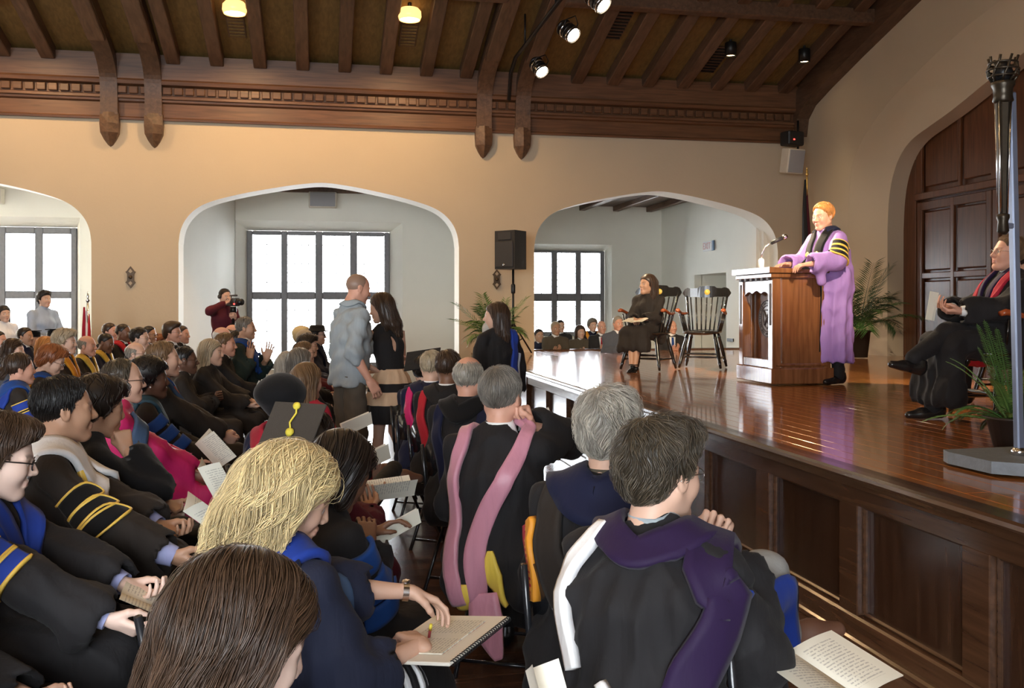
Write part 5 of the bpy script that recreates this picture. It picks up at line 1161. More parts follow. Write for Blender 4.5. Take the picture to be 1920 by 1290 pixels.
# ---- standing in the hall
P = person('bearded', 'bearded man with long brown hair walking past, blue hood over black gown', 929, 573, 50, 112, hair='long', hcol='brown', skin='light', lod='m', pose='stand', col='black', head=(45, 0, 0), group='people standing', zfix=0, sc=.92, collar=None)
g, N = P['g'], P['J']['N']
band('hood_band', g, [N + V3(.08, -.10, -.04), N + V3(-.02, -.14, -.05), N + V3(-.12, -.12, -.15), N + V3(-.17, -.10, -.36), N + V3(-.19, -.10, -.62)], [.06, .07, .085, .09, .09], CL['royal'], P['o'], th=.014, off=.007)
band('hood_lining', g, [N + V3(-.10, -.18, -.22), N + V3(-.16, -.17, -.44), N + V3(-.19, -.16, -.72), N + V3(-.20, -.15, -.95)], [.03, .05, .06, .04], CL['paleblue'], P['o'], th=.012, off=.007)
s2 = SDF(); s2.ell((.075, 0, -.10), (.042, .052, .055), k=.02); s2.ell((.085, 0, -.15), (.032, .042, .07), k=.02); o = link('beard', fast_mesh('beard', *s2.mesh(.006), MAT['hair_grey'], None), P['o']); o.matrix_local = P['M4']
grey_fuzz = plain('beard_grey', (.45, .42, .38), .8, .2, 80); setmat(o, grey_fuzz)
P = person('shirtman', 'bald man standing in untucked grey blue shirt and brown trousers', 672, 515, 54, 22, hair='shaved', hcol='stubble', skin='pink', lod='m', pose='stand', wear=None, group='people standing', zfix=0, head=(-4, 14, 0), lean=.03, wr=(.06, -.25, .90), hr='relax', pr=(0, 1, 0), wl=(.42, .10, 1.05), hl='relax', poler=(-.8, -.2, -.2), collar=None)
g = upper_sdf(P['J'], 'stand', 1.14, .22, (.062, .058, .054), hem=.88, folds=2.0); o = link('shirt', fast_mesh('shirt', *g.mesh(.014), CL['greyblue']), P['o'])
o = link('trousers', fast_mesh('trousers', *legs_sdf(P['J'], .88, 1.4, 1.0, (.100, .090, .078)).mesh(.016), CL['khaki']), P['o'])
N = P['J']['N']; band('shirt_collar', g, [N + V3(.08, -.02, -.03), N + V3(.03, -.075, .005), N + V3(-.06, -.05, .01), N + V3(-.075, 0, .012), N + V3(-.06, .05, .01), N + V3(.03, .075, .005), N + V3(.08, .02, -.03)], .045, CL['greyblue'], P['o'], th=.010)
def jw(J):
    J[('K', -1)] = V3(.10, -.09, .50); J[('A', -1)] = V3(-.16, -.10, .24); J[('K', 1)] = V3(.05, .09, .50); J[('A', 1)] = V3(.10, .10, .10)
    for q in (-1, 1): J['S'][q] = J['S'][q] * np.array([1, .86, 1])
P = person('dresswoman', 'woman in a sleeveless black dress with beige striped skirt leaning to the bald man', 714, 553, 49, 118, sex='f', hair='long', hcol='brown', skin='light', lod='m', pose='stand', wear=None, group='people standing', zfix=0, head=(38, 14, 0), lean=.10, wr=(.30, -.02, 1.02), wl=('px', 697, 690, 7.9), hr='relax', hl='relax', jfix=jw, feet=False, collar=None, D=8.1)
s2 = SDF(); J = P['J']; sq = (1, .80, 1); s2.rc((0, 0, 1.05), J['C'], .098, .108, k=.04, sq=sq); s2.rc(J['C'], J['N'] - V3(.01, 0, .10), .106, .075, k=.05, sq=sq)
for q in (-1, 1): s2.rc(J['N'] + V3(-.02, q * .05, -.05), J['N'] + V3(-.02, q * .115, -.10), .045, .04, k=.04)
s2.ell(J['N'] + V3(-.12, 0, -.19), (.06, .028, .085), k=.01, op='s'); link('dress_top', fast_mesh('dress_top', *s2.mesh(.012), CL['black']), P['o'])
prev = None
for i, (z0, z1, ra, rb, cn) in enumerate([(1.05, .93, .115, .175, 'beige'), (.93, .86, .175, .20, 'black'), (.86, .75, .20, .225, 'beige'), (.75, .60, .225, .225, 'black')]):
    mb = MB(); n = 48; vs = []
    for z, r in ((z0 + .004, ra), ((z0 + z1) / 2, (ra + rb) / 2 + .01), (z1, rb)):
        for k in range(n): a = 2 * PI * k / n; rr = r + .010 * math.sin(a * 11) * (1 if z < 1.0 else .3); vs.append((rr * math.cos(a) * .92, rr * math.sin(a), z))
    mb.add(vs, [(j * n + k, j * n + (k + 1) % n, (j + 1) * n + (k + 1) % n, (j + 1) * n + k) for j in range(2) for k in range(n)], True); mb.build('skirt_tier', CL[cn], P['o'])
for q in (-1, 1): a = J[('A', q)]; o = link('shoe', shoe_me(), P['o'], (a[0] - .0, a[1], a[2] - .09), (0, .5 if q < 0 else .1, 0)); o.scale = (.85, .8, .8)
P = person('windowman', 'man in a light blue shirt standing in front of the left window', 84, 547, 29.3, -40, hair='thick', hcol='dark', skin='light', lod='m', pose='stand', wear='shirt', col='lightblue', zfix=0, group='people standing', wr=(.25, -.12, 1.0), wl=(.25, .12, 1.0), collar='lightblue', feet=False)
P = person('windowwoman', 'dark haired woman in a white top at the left picture edge', 8, 574, 30, -50, sex='f', hair='long', hcol='dark', skin='light', lod='f', pose='stand', wear='shirt', col='white', zfix=0, group='people standing', collar=None, feet=False)
P = person('cameraman', 'man in a maroon sweater filming with a video camera and headphones', 422, 542, 29, -52, hair='crop', hcol='dark', skin='light', lod='m', pose='stand', wear='shirt', col='maroon', zfix=0, group='people standing', wr=(.20, -.12, 1.50), wl=(.22, .02, 1.28), hr='grip', hl='grip', poler=(-.1, -1, -.5), collar=None, feet=False, head=(0, 6, 0)); CM = P
mb = MB(); mb.tube([(-.01 , .085 * math.cos(a), .02 + .105 * math.sin(a)) for a in np.linspace(0, PI, 12)], .008, 6); mb.lathe([(.0005, -.02), (.035, -.015), (.035, .015), (.0005, .02)], n=12)
mb2 = MB(); mb2.tube([(-.01, .088 * math.cos(a), .01 + .11 * math.sin(a)) for a in np.linspace(0, PI, 14)], .009, 6)
for q in (-1, 1): mb2.tube([(-.01, q * .078, 0), (-.01, q * .105, 0)], [.034, .030], 12)
o = mb2.build('headphones', black_plastic, P['o']); o.matrix_local = P['M4']
# ---- people beyond the stage, in the room behind the right arch
AL = [('al1', 'person in a dark jacket cut by the wall pier beyond the stage', 1011, 618, 24, 'short', 'dark', 'tan', 'm', 'navy', None), ('al2', 'grey haired person in a brown jacket with folded hands beyond the stage', 1042, 604, 25, 'short', 'greyblonde', 'tan', 'm', 'tweed', None),
      ('al3', 'dark haired man behind the brown jacket', 1051, 601, 22, 'short', 'dark', 'light', 'm', 'suit', None), ('al4', 'woman with shoulder length auburn hair leaning on the ledge', 1088, 611, 24, 'bob', 'brown', 'light', 'f', 'tweed', None),
      ('al5', 'smiling person with curly hair and an orange edged collar', 1111, 599, 23, 'wavy', 'saltpepper', 'light', 'f', 'velvetnavy', 'orange'), ('al6', 'bald man in a dark suit with a red tie', 1128, 602, 24, 'fringe', 'grey', 'pink', 'm', 'suit', 'tie_red'),
      ('al7', 'grey haired man in a steel blue gown beside the seated woman', 1159, 594, 26.5, 'short', 'grey', 'pink', 'm', 'steel', None), ('al8', 'bald man in a suit and blue tie seen between the two stage chairs', 1260, 601, 25, 'tonsure', 'white', 'pink', 'm', 'suit', 'tie_blue')]
for key, lab, px, yt, hp, hr_, hc_, sk, sx, co, ex in AL:
    P = person(key, lab, px, yt, hp, -100, sex=sx, hair=hr_, hcol=hc_, skin=sk, lod='f', col=co, wear='suit' if co in ('suit', 'tweed', 'navy') else 'gown', group='guests beyond the stage', wr=(.28, -.02, .80), wl=(.28, .04, .78), head=(20, 0, 0))
    if ex and ex.startswith('tie'):
        N = P['J']['N']; band('shirt_front', P['g'], [N + V3(.08, 0, -.04), N + V3(.13, 0, -.18), N + V3(.14, 0, -.34)], [.11, .08, .03], CL['white'], P['o'], th=.010, n=4); band('tie', P['g'], [N + V3(.08, 0, -.05), N + V3(.13, 0, -.18), N + V3(.15, 0, -.36)], [.035, .045, .04], CL['red' if 'red' in ex else 'velvetblue'], P['o'], th=.018, n=4)
    elif ex: hood(P, ex, .06, .3, back=False)
# ---- on the stage
def jlegs(J):
    J[('K', -1)] = V3(.45, -.05, .55); J[('A', -1)] = V3(.58, .02, .10); J[('K', 1)] = V3(.45, .07, .53); J[('A', 1)] = V3(.56, .06, .08)
P = person('robewoman', 'young woman in a plain black robe sitting on the stage with a booklet', 1214, 518, 37, -134, sex='f', hair='long', hcol='brown', skin='tan', lod='m', col='brownblack', collar=None, zfix=ZST, group='people on the stage', wr=(.33, -.045, .70), wl=(.34, .05, .70), sl=.66, hr='clasp', hl='clasp', pr=(0, .3, -1), pl=(0, -.3, -1), head=(-26, -4, 0), jfix=jlegs, skirt=.33, feet=False); RW = P
for q in (-1, 1):
    a = P['J'][('A', q)]; o = link('sandal', shoe_me(), P['o'], (a[0] - .01, a[1], -.005 + (.0 if q > 0 else .02)), (0, .3, 0)); o.scale = (.85, .7, .55); mb = MB(); mb.tube([(a[0] + .04 * math.cos(t), a[1] + .036 * math.sin(t), .10) for t in np.linspace(0, 2 * PI, 15)], .007, 6, cap=False); mb.build('ankle_strap', leather, P['o'])
held_booklet(P, 'white booklet under the clasped hands of the robed woman', .42, .685, -12, 170, w=.13)
P = person('speaker', 'red haired man at the lectern in a purple gown with black velvet front', 1543, 383, 47, 192, hair='short', hcol='ginger', skin='pink', lod='n', pose='stand', col='purple', zfix=ZST, group='people on the stage', D=9.25, hs=1.08, fat=1.18, bell=1.7, flare=.20, wr=(.42, -.13, 1.13), wl=(.42, .20, 1.12), hr='flat', hl='relax', pr=(0, .2, -1), pl=(0, -.2, -1), head=(8, 8, 0), lean=.05, skirt=.26, poler=(-.3, -.5, -.8), polel=(-.3, .6, -.7), folds=.7); SPK = P
link('trousers', fast_mesh('trousers', *legs_sdf(P['J']).mesh(.02), CL['black']), P['o'])
J, g, N = P['J'], P['g'], P['J']['N']
for q in (-1, 1): band('velvet_front', g, [N + V3(.02, q * .09, -.01), N + V3(.11, q * .075, -.09), N + V3(.17, q * .06, -.28), N + V3(.19, q * .055, -.50), N + V3(.22, q * .055, -.80), N + V3(.25, q * .055, -1.15)], [.06, .09, .10, .095, .09, .09], CL['velvetblack'], P['o'], th=.010, off=.007)
band('velvet_collar', g, [N + V3(.06, .075, -.01), N + V3(-.03, .10, .0), N + V3(-.10, 0, -.01), N + V3(-.03, -.10, .0), N + V3(.06, -.075, -.01)], .06, CL['velvetnavy'], P['o'], th=.014, off=.007)
for q in (-1, 1):
    band('gold_medallion', g, [N + V3(.15, q * .062 - .028, -.235), N + V3(.15, q * .062, -.235), N + V3(.15, q * .062 + .028, -.235)], [.012, .056, .012], gold_trim, P['o'], th=.018, off=.007)
for q in (1,): stripes(P, 'velvetblack', q, (.42, .66, .90), .05, side=(.15, 1, 0), trim=gold_trim, arc=80)
def jcross(J):
    J[('K', 1)] = V3(.45, .06, .60); J[('A', 1)] = V3(.74, .12, .44); J[('K', -1)] = V3(.46, -.06, .53); J[('A', -1)] = V3(.50, -.04, .09)
P = person('seatedprof', 'man in black gown with red and purple facings, legs crossed, at the right edge', 1890, 443, 66, 176, hair='short', hcol='lightbrown', skin='pink', lod='n', specs='wire', col='black', collar='white', zfix=ZST, group='people on the stage', D=6.35, wr=(.36, -.08, .78), wl=(.38, .10, .76), hr='hold', hl='hold', jfix=jcross, skirt=.17, fat=1.25, bell=1.5, lean=-.06, head=(-6, -8, 0), feet=False); SP2 = P
J, g, N = P['J'], P['g'], P['J']['N']
for q in (-1, 1):
    band('red_facing', g, [N + V3(.03, q * .10, -.02), N + V3(.10, q * .095, -.10), N + V3(.17, q * .075, -.26), N + V3(.21, q * .07, -.42)], .05, CL['crimson'], P['o'], th=.012, off=.007)
    band('purple_facing', g, [N + V3(.03, q * .07, .0), N + V3(.11, q * .05, -.10), N + V3(.17, q * .03, -.26), N + V3(.21, q * .03, -.42)], .04, CL['velvetpurple'], P['o'], th=.010, off=.007)
s2 = SDF(); s2.rc((.1, .08, .56), J[('K', 1)], .105, .082, k=.03); s2.rc(J[('K', 1)], J[('A', 1)], .080, .055, k=.03); s2.rc((.1, -.08, .55), J[('K', -1)], .10, .08, k=.03); s2.rc(J[('K', -1)], J[('A', -1)], .08, .06, k=.03); link('trousers', fast_mesh('trousers', *s2.mesh(.014), CL['black']), P['o'])
link('shoe', shoe_me(), P['o'], (.76, .13, .33), (0, -.25, .1)); link('shoe', shoe_me(), P['o'], (.51, -.04, 0), (0, 0, -.1))
for q in (-1, 1): cuff(P, q, 'white', .040, .82, 1.0)
held_booklet(P, 'pale folded booklet in the hands of the man at the right edge', .50, .79, -80, 8, w=.06, h=.19)
P = person('redprof', 'person in a red and purple gown with crossed legs, hidden by the man at right', 1905, 470, 57, 178, hair='short', hcol='dark', skin='light', lod='m', col='crimson', zfix=ZST, group='people on the stage', D=7.3, jfix=jcross, skirt=.40, fat=1.2, wr=(.36, -.08, .72), feet=False)
J = P['J']; s2 = SDF(); s2.rc((.1, .08, .56), J[('K', 1)], .105, .082, k=.03); s2.rc(J[('K', 1)], J[('A', 1)], .080, .055, k=.03); s2.rc(J[('K', -1)], J[('A', -1)], .08, .06, k=.03); link('trousers', fast_mesh('trousers', *s2.mesh(.016), CL['black']), P['o'])
link('shoe', shoe_me(), P['o'], (.76, .13, .33), (0, -.25, .1)); link('shoe', shoe_me(), P['o'], (.51, -.04, 0), (0, 0, -.1))
band('purple_facing', P['g'], [(.25, -.10, .66), (.42, -.12, .63), (.54, -.14, .50)], .06, CL['velvetpurple'], P['o'], th=.012)
# ------------------------------------------------------------------ furniture and fittings
red_arm = wood('red_arm', (.25, .05, .015), (.42, .10, .03), .25, (3, 20, 20), coat=.5); chair_black = plain('chair_black', (.012, .011, .010), .22, .2, 20, coat=.3)
def windsor(loc, rz, label):
    """captain's chair, facing local +x"""
    r = empty('captains_chair', loc, rz, label, 'chair', 'black captain\'s chairs on the stage')
    s_ = SDF(); s_.rc((-.14, 0, .43), (.16, 0, .43), .2, .21, k=.03, sq=(1, .95, 6)); s_.ell((.02, 0, .49), (.2, .22, .045), k=.02, op='s')
    link('seat', fast_mesh('seat', *s_.mesh(.012), chair_black), r)
    def turned(a, b, rr, name, m=chair_black, n=8):
        a, b = Vector(a), Vector(b); ts = [0, .1, .14, .18, .4, .6, .8, .84, .88, 1]; rs = [.75, .9, 1.15, .9, 1.25, 1.2, .9, 1.15, .9, .7]
        mb = MB(); mb.tube([a.lerp(b, t) for t in ts], [rr * q for q in rs], n); return mb.build(name, m, r)
    for sx, sy in ((1, 1), (1, -1), (-1, 1), (-1, -1)): turned((sx * .15, sy * .16, .42), (sx * .24, sy * .25, 0), .02, 'leg')
    for sy in (-1, 1): turned((.215, sy * .225, .12), (-.215, sy * .225, .12), .011, 'stretcher')
    turned((.205, .215, .17), (.205, -.215, .17), .012, 'stretcher'); turned((0, .225, .12), (0, -.225, .12), .011, 'stretcher')
    for k in range(7):
        y = -.17 + k * .0567; mb = MB(); mb.tube([(-.17 - .02 * (1 - (y / .2) ** 2), y * .9, .44), (-.30, y * 1.2, .86)], [.010, .008], 7); mb.build('spindle', chair_black, r)
    for sy in (-1, 1):
        mb = MB(); mb.tube([(-.15, sy * .19, .44), (-.31, sy * .255, .90)], [.016, .015], 8); mb.build('back_post', chair_black, r)
        mb = MB(); mb.tube([(-.235, sy * .225, .66), (-.12, sy * .255, .655), (0, sy * .27, .66), (.12, sy * .275, .69), (.19, sy * .275, .70), (.225, sy * .275, .69)], [.018, .022, .022, .024, .030, .022], 10, flat=.75); mb.build('arm', red_arm, r)
        for k in range(4):
            x = -.10 + k * .085; mb = MB(); mb.tube([(x * .9, sy * .205, .44), (x, sy * .262, .655)], [.009, .008], 6); mb.build('arm_spindle', chair_black, r)
    mb = MB(); n = 20; vs = []
    for i in range(n + 1):
        y = -.30 + .60 * i / n; t = abs(y) / .30; x = -.335 + .05 * t * t; top = .985 - .02 * t + (.02 if t < .35 else 0) - (.045 if t > .93 else 0) + (.012 if .7 < t < .9 else 0); bot = .865 + (.04 if t > .93 else 0) - (.008 if t < .3 else 0)
        vs += [(x - .012, y, bot), (x + .012, y, bot), (x + .008, y, top), (x - .014, y, top)]
    mb.add(vs, [(i * 4 + k, i * 4 + (k + 1) % 4, i * 4 + 4 + (k + 1) % 4, i * 4 + 4 + k) for i in range(n) for k in range(4)] + [(3, 2, 1, 0), (n * 4, n * 4 + 1, n * 4 + 2, n * 4 + 3)]); cr = mb.build('crest_rail', chair_black, r)
    mb = MB(); mb.tube([(-.327, 0, .925), (-.318, 0, .926)], [.036, .034], 20); mb.build('gold_seal', gold_trim, cr)
    return r
def under(P, dx=-.02): o = P['o']; return o.location.x + dx * math.cos(o.rotation_euler.z), o.location.y + dx * math.sin(o.rotation_euler.z)
x, y = under(RW, .0); windsor((x, y, ZST + .012), RW['o'].rotation_euler.z, 'black captain\'s chair with red arms under the robed woman')
p = on_z(1318, 690, ZST); windsor((p[0], p[1], ZST + .012), math.radians(-122), 'empty black captain\'s chair with gold seal beside the lectern')
x, y = under(SP2, -.02); windsor((x, y, ZST + .012), SP2['o'].rotation_euler.z, 'black captain\'s chair under the man at the right edge')
x, y = under(PEOPLE['redprof'], -.02); windsor((x, y, ZST + .012), PEOPLE['redprof']['o'].rotation_euler.z, 'black captain\'s chair behind the man at the right edge')
# folding chairs under the audience
fold_black = plain('fold_black', (.014, .015, .018), .25, .2, 20, coat=.2)
def folding_proto():
    d = {}
    s_ = SDF(); s_.rc((-.12, 0, .445), (.15, 0, .45), .20, .20, k=.02, sq=(1, 1, 9)); d['seat'] = fast_mesh('seat', *s_.mesh(.014), fold_black)
    mb = MB(); n = 10; vs = []
    for i in range(n + 1):
        y = -.2 + .4 * i / n; b = -.235 + .05 * (y / .2) ** 2
        vs += [(b, y, .62), (b + .014, y, .62), (b - .02, y, .82 - .03 * (abs(y) / .2) ** 4), (b - .034, y, .82 - .03 * (abs(y) / .2) ** 4)]
    mb.add(vs, [(i * 4 + k, i * 4 + 4 + k, i * 4 + 4 + (k + 1) % 4, i * 4 + (k + 1) % 4) for i in range(n) for k in range(4)] + [(0, 1, 2, 3), (n * 4 + 3, n * 4 + 2, n * 4 + 1, n * 4)], True); d['backrest'] = mb.mesh('backrest', fold_black)
    for nm, sy in (('leg', 1), ('leg_', -1)):
        mb = MB(); mb.tube([(-.25, sy * .205, .80), (-.17, sy * .21, .45), (.24, sy * .215, .0)], .011, 8); d[nm] = mb.mesh('leg', fold_black)
        mb = MB(); mb.tube([(.12, sy * .195, .44), (-.24, sy * .195, .0)], .011, 8); d[nm + 'r'] = mb.mesh('leg', fold_black)
    mb = MB(); mb.tube([(.19, .215, .06), (.19, -.215, .06)], .008, 6); mb.tube([(-.19, .195, .06), (-.19, -.195, .06)], .008, 6); d['crossbar'] = mb.mesh('crossbar', fold_black)
    return d
FC = folding_proto()
for key, P in PEOPLE.items():
    o = P['o']
    if o.get('group') == 'seated audience' and SA * o.location.x + CA * o.location.y < 7.8 and key not in ('bangs', 'edgeblue'):
        x, y = under(P, .24 if key in ('chinfist', 'pinksatin') else .10); s_ = o.scale.x
        lab = "black folding chair seating the " + P["label"].split(",")[0].replace(" seen from behind", "")
        w_ = lab.split(); lab = ' '.join(w_[:16])
        r = empty('folding_chair', (x, y, o.location.z * 0 + max(0, 0)), o.rotation_euler.z, lab, 'chair', 'folding chairs')
        for nm, me in FC.items(): link({'leg_': 'leg', 'legr': 'leg', 'leg_r': 'leg'}.get(nm, nm), me, r)
# lectern
lect_wood = wood('lect_wood', (.12, .045, .018), (.24, .10, .04), .2, (25, 25, 2), coat=.4, bump=.03, coatr=.1)
seal_metal = plain('seal_metal', (.30, .30, .31), .35, .1, metal=.6); seal_dark = plain('seal_dark', (.09, .085, .09), .5)
LX, LY, LA = 4.50, 8.74, math.radians(0)
lec = empty('lectern', (LX, LY, ZST + .012), LA, 'dark wooden lectern with a round seal on its front', 'lectern')     # front faces local -x
def lb(name, c, d, m=lect_wood, bev=.008, par=None): mb = MB(); mb.box((0, 0, 0), d, bev=bev); return mb.build(name, m, par or lec, c)
W_, Dp, Hh = .74, .60, 1.02
lb('plinth', (0, 0, .075), (Dp + .05, W_ + .05, .15)); 
for sy in (-1, 1):
    lb('side_panel', (.04, sy * (W_ / 2 - .02), .58), (Dp - .1, .03, .88)); lb('corner_post', (-Dp / 2 + .04, sy * (W_ / 2 - .045), .58), (.09, .10, .88)); lb('corner_post', (Dp / 2 - .04, sy * (W_ / 2 - .04), .58), (.08, .09, .88))
    lb('post_inlay', (-Dp / 2 - .006, sy * (W_ / 2 - .045), .76), (.012, .03, .40), m=seal_dark, bev=.003); lb('side_moulding', (.0, sy * (W_ / 2 + .004), .18), (Dp - .06, .02, .03))
lb('back_panel', (Dp / 2 - .03, 0, .58), (.03, W_ - .1, .88)); fp = lb('front_panel', (-Dp / 2 + .15, 0, .58), (.03, W_ - .12, .88)); lb('niche_floor', (-Dp / 2 + .07, 0, .19), (.14, W_ - .14, .09))
mb = MB(); pts = [(-W_ / 2 + .09, 1.0), (-W_ / 2 + .09, .845)]
for i in range(17): t = i / 16; pts.append((-W_ / 2 + .10 + (W_ - .20) * t, .845 + .03 * abs(math.sin(t * PI * 3)) + .02 * math.sin(t * PI)))
pts += [(W_ / 2 - .09, .845), (W_ / 2 - .09, 1.0)]; mb.prism(pts, -Dp / 2 + .01, -Dp / 2 + .05, 'x'); mb.build('scalloped_apron', lect_wood, lec)
lb('cornice', (0, 0, 1.035), (Dp + .06, W_ + .06, .045)); 
for k in range(6): lb('dentil', (-Dp / 2 - .012, -.30 + k * .12, 1.005), (.03, .05, .03), m=seal_dark, bev=.003)
mb = MB(); mb.add([(-.36, -.42, 1.06), (.36, -.42, 1.06), (.36, .42, 1.06), (-.36, .42, 1.06), (-.36, -.42, 1.115), (.36, -.42, 1.075), (.36, .42, 1.075), (-.36, .42, 1.115)], [(3, 2, 1, 0), (4, 5, 6, 7), (0, 1, 5, 4), (1, 2, 6, 5), (2, 3, 7, 6), (3, 0, 4, 7)]); mb.build('sloping_top', lect_wood, lec)
se = empty('seal', (-Dp / 2 + .13, -.02, .62), parent=lec)
se.rotation_euler = (0, -PI / 2, 0)      # local x = up, y across, z = out of the face
mb = MB(); mb.lathe([(.185, 0), (.185, .012), (.17, .016), (.0005, .016)], n=40); mb.build('disc', seal_metal, se)
mb = MB()
for r_, w_ in ((.178, .006), (.128, .006)): mb.tube([(r_ * math.cos(a), r_ * math.sin(a), .018) for a in np.linspace(0, 2 * PI, 49)], w_, 6, cap=False)
sh = [(.085, -.075), (.085, .075), (-.02, .075), (-.07, .045), (-.10, 0), (-.07, -.045), (-.02, -.075), (.085, -.075)]
mb.tube([(a, b, .018) for a, b in sh], .006, 6)
for s_ in (-1, 1): mb.tube([(.08, s_ * .07, .018), (-.06, -s_ * .05, .018)], .012, 6)
for k in range(44):
    a = 2 * PI * k / 44
    if k % 4: mb.box((.153 * math.cos(a), .153 * math.sin(a), .018), (.022, .009, .006), rz=a)
mb.build('emblem', seal_dark, se)
mic = empty('microphone', (LX - .16, LY + .16, ZST + 1.12), LA, 'slim gooseneck microphone with a silver head on the lectern', 'microphone')
mb = MB(); mb.lathe([(.03, 0), (.03, .10), (.02, .115), (.008, .12)], n=14); mb.build('base', white_paint, mic)
mb = MB(); mb.tube([(0, 0, .11), (.0, -.01, .17), (.03, -.02, .23), (.07, -.03, .262), (.10, -.035, .275)], .007, 8); mb.build('gooseneck', chrome, mic)
mb = MB(); mb.tube([(.09, -.03, .27), (.20, -.06, .325)], [.018, .02], 12); mb.build('body', black_plastic, mic)
mb = MB(); mb.tube([(.20, -.06, .325), (.22, -.065, .334), (.245, -.072, .346)], [.02, .030, .016], 12); mb.build('grille', chrome, mic)
mb = MB(); mb.box((LX + .08, LY - .02, ZST + 1.112), (.22, .30, .006), rz=LA); tag(mb.build('speech_paper', paper_plain), 'speech pages lying on the lectern top', 'paper')
# loudspeaker on its stand
st = empty('speaker_stand', (2.93, 14.6, ZST + .012), .2, 'black tripod speaker stand in front of the wall pier', 'stand')
mb = MB(); mb.lathe([(.018, .12), (.018, 1.35)], n=10); mb.build('pole', black_metal, st); mb = MB(); mb.lathe([(.03, .95), (.035, .97), (.035, 1.08), (.028, 1.1)], n=12); mb.build('clamp', black_metal, st)
mb = MB(); mb.lathe([(.03, .42), (.03, .5)], n=10); mb.build('collar', black_metal, st)
for k in range(3):
    a = k * 2 * PI / 3 + .4; mb = MB(); mb.tube([(.03 * math.cos(a), .03 * math.sin(a), .46), (.42 * math.cos(a), .42 * math.sin(a), .01)], .013, 8); mb.tube([(.02 * math.cos(a), .02 * math.sin(a), .16), (.21 * math.cos(a), .21 * math.sin(a), .24)], .009, 6); mb.build('leg', black_metal, st)
sp_ = empty('loudspeaker', (2.90, 14.58, 2.15), math.radians(-140), 'black loudspeaker cabinet on the stand beside the right arch', 'speaker')
mb = MB(); mb.prism([(-.17, -.16), (.17, -.20), (.17, .20), (-.17, .16)], 0, .60, 'z'); mb.build('cabinet', black_plastic, sp_)
grille_m = plain('grille_mesh', (.03, .03, .032), .6, .2, 200); mb = MB(); mb.box((.178, 0, .23), (.02, .34, .40), bev=.01); mb.build('woofer_grille', grille_m, sp_)
mb = MB(); mb.box((.174, 0, .51), (.015, .26, .12), bev=.01); mb.build('horn', grille_m, sp_); mb = MB(); mb.tube([(.185, .0, .07), (.192, 0, .07)], .022, 12); mb.build('badge', chrome, sp_)
# plants
leaf_g = plain('leaf_green', (.055, .13, .03), .45, .35, 12); leaf_dk = plain('leaf_dark', (.022, .05, .018), .45, .35, 12); leaf_lt = plain('leaf_light', (.12, .22, .05), .45, .3, 12)
def frond_mesh(L, droop, nl, ll, lw, seed, mat, fern=False):
    rnd = random.Random(seed); mb = MB(); pts = []
    for i in range(13):
        t = i / 12; pts.append(Vector((L * t * (1 - .25 * t * droop), 0, L * (.75 * t - droop * t * t * .62))))
    mb.tube(pts, [.006 * (1 - .8 * i / 12) for i in range(13)], 5)
    for k in range(nl):
        t = .14 + .85 * k / nl; i = min(11, int(t * 12)); p = pts[i].lerp(pts[i + 1], t * 12 - i); d = (pts[i + 1] - pts[i]).normalized()
        l = ll * (math.sin(min(1, t * 1.25) * PI * .62 + .35) if not fern else (1 - t * .85)) * rnd.uniform(.85, 1.1)
        for s_ in (-1, 1):
            o = (d * (.75 if not fern else .3) + Vector((0, s_ * 1.0, .18 - .3 * droop * t + rnd.uniform(-.1, .1)))).normalized(); n = o.cross(d).normalized(); w = d * lw
            tip = p + o * l + Vector((0, 0, -.25 * l * l / ll * droop)); mid = p + o * l * .45 + Vector((0, 0, .02 * l))
            mb.add([p, mid + w * .5, tip, mid - w * .5], [(0, 1, 2, 3)], True)
    return mb.mesh('frond', mat)
def plant(name, loc, label, H0, L, n, spread, mats, pot=None, nl=22, ll=.2, lw=.018, droop=(.35, 1.1), seed=1, fern=False, arc=None, tilt=(.25, 1.2)):
    r = empty(name, loc, 0, label, 'plant'); rnd = random.Random(seed)
    ms = [frond_mesh(L * q, d, nl, ll, lw, seed + i, mats[i % len(mats)], fern) for i, (q, d) in enumerate(((1, droop[0]), (.9, (droop[0] + droop[1]) / 2), (.8, droop[1]), (.7, droop[1])))]
    for k in range(n):
        o = link('frond', ms[k % 4], r); a = k * 2.39996 + rnd.uniform(-.3, .3) if arc is None else rnd.uniform(*arc); q = rnd.uniform(0, 1)
        o.location = (math.cos(a) * .03, math.sin(a) * .03, H0); o.rotation_euler = (0, -(tilt[0] + (1 - q) * (tilt[1] - tilt[0])) + .55, a); sc = rnd.uniform(.8, 1.1); o.scale = (sc, sc, sc)
    if pot:
        mb = MB(); mb.lathe([(pot[0] * .75, 0), (pot[0], pot[1] * .92), (pot[0] * 1.12, pot[1] * .93), (pot[0] * 1.12, pot[1]), (pot[0] * .95, pot[1]), (pot[0] * .9, pot[1] * .9), (.001, pot[1] * .88)], n=20); mb.build('pot', pot[2], r)
    return r
pot_dark = plain('pot_dark', (.03, .022, .018), .5); pot_terra = plain('pot_terracotta', (.25, .10, .05), .7)
plant('areca_palm', (7.74, 12.7, ZST + .012), 'tall dark green palm in a pot behind the speaker', .42, 1.05, 26, .8, [leaf_dk, leaf_g, leaf_dk, leaf_g], (.16, .40, pot_dark), nl=26, ll=.30, lw=.020, seed=4, tilt=(.2, 1.25))
plant('parlor_palm', (2.50, 13.9, ZST + .012), 'bright green bushy palm at the foot of the wall pier', .22, .78, 52, .5, [leaf_lt, leaf_g, leaf_lt, leaf_g], (.15, .22, pot_terra), nl=18, ll=.20, lw=.018, seed=9, tilt=(.15, 1.3))
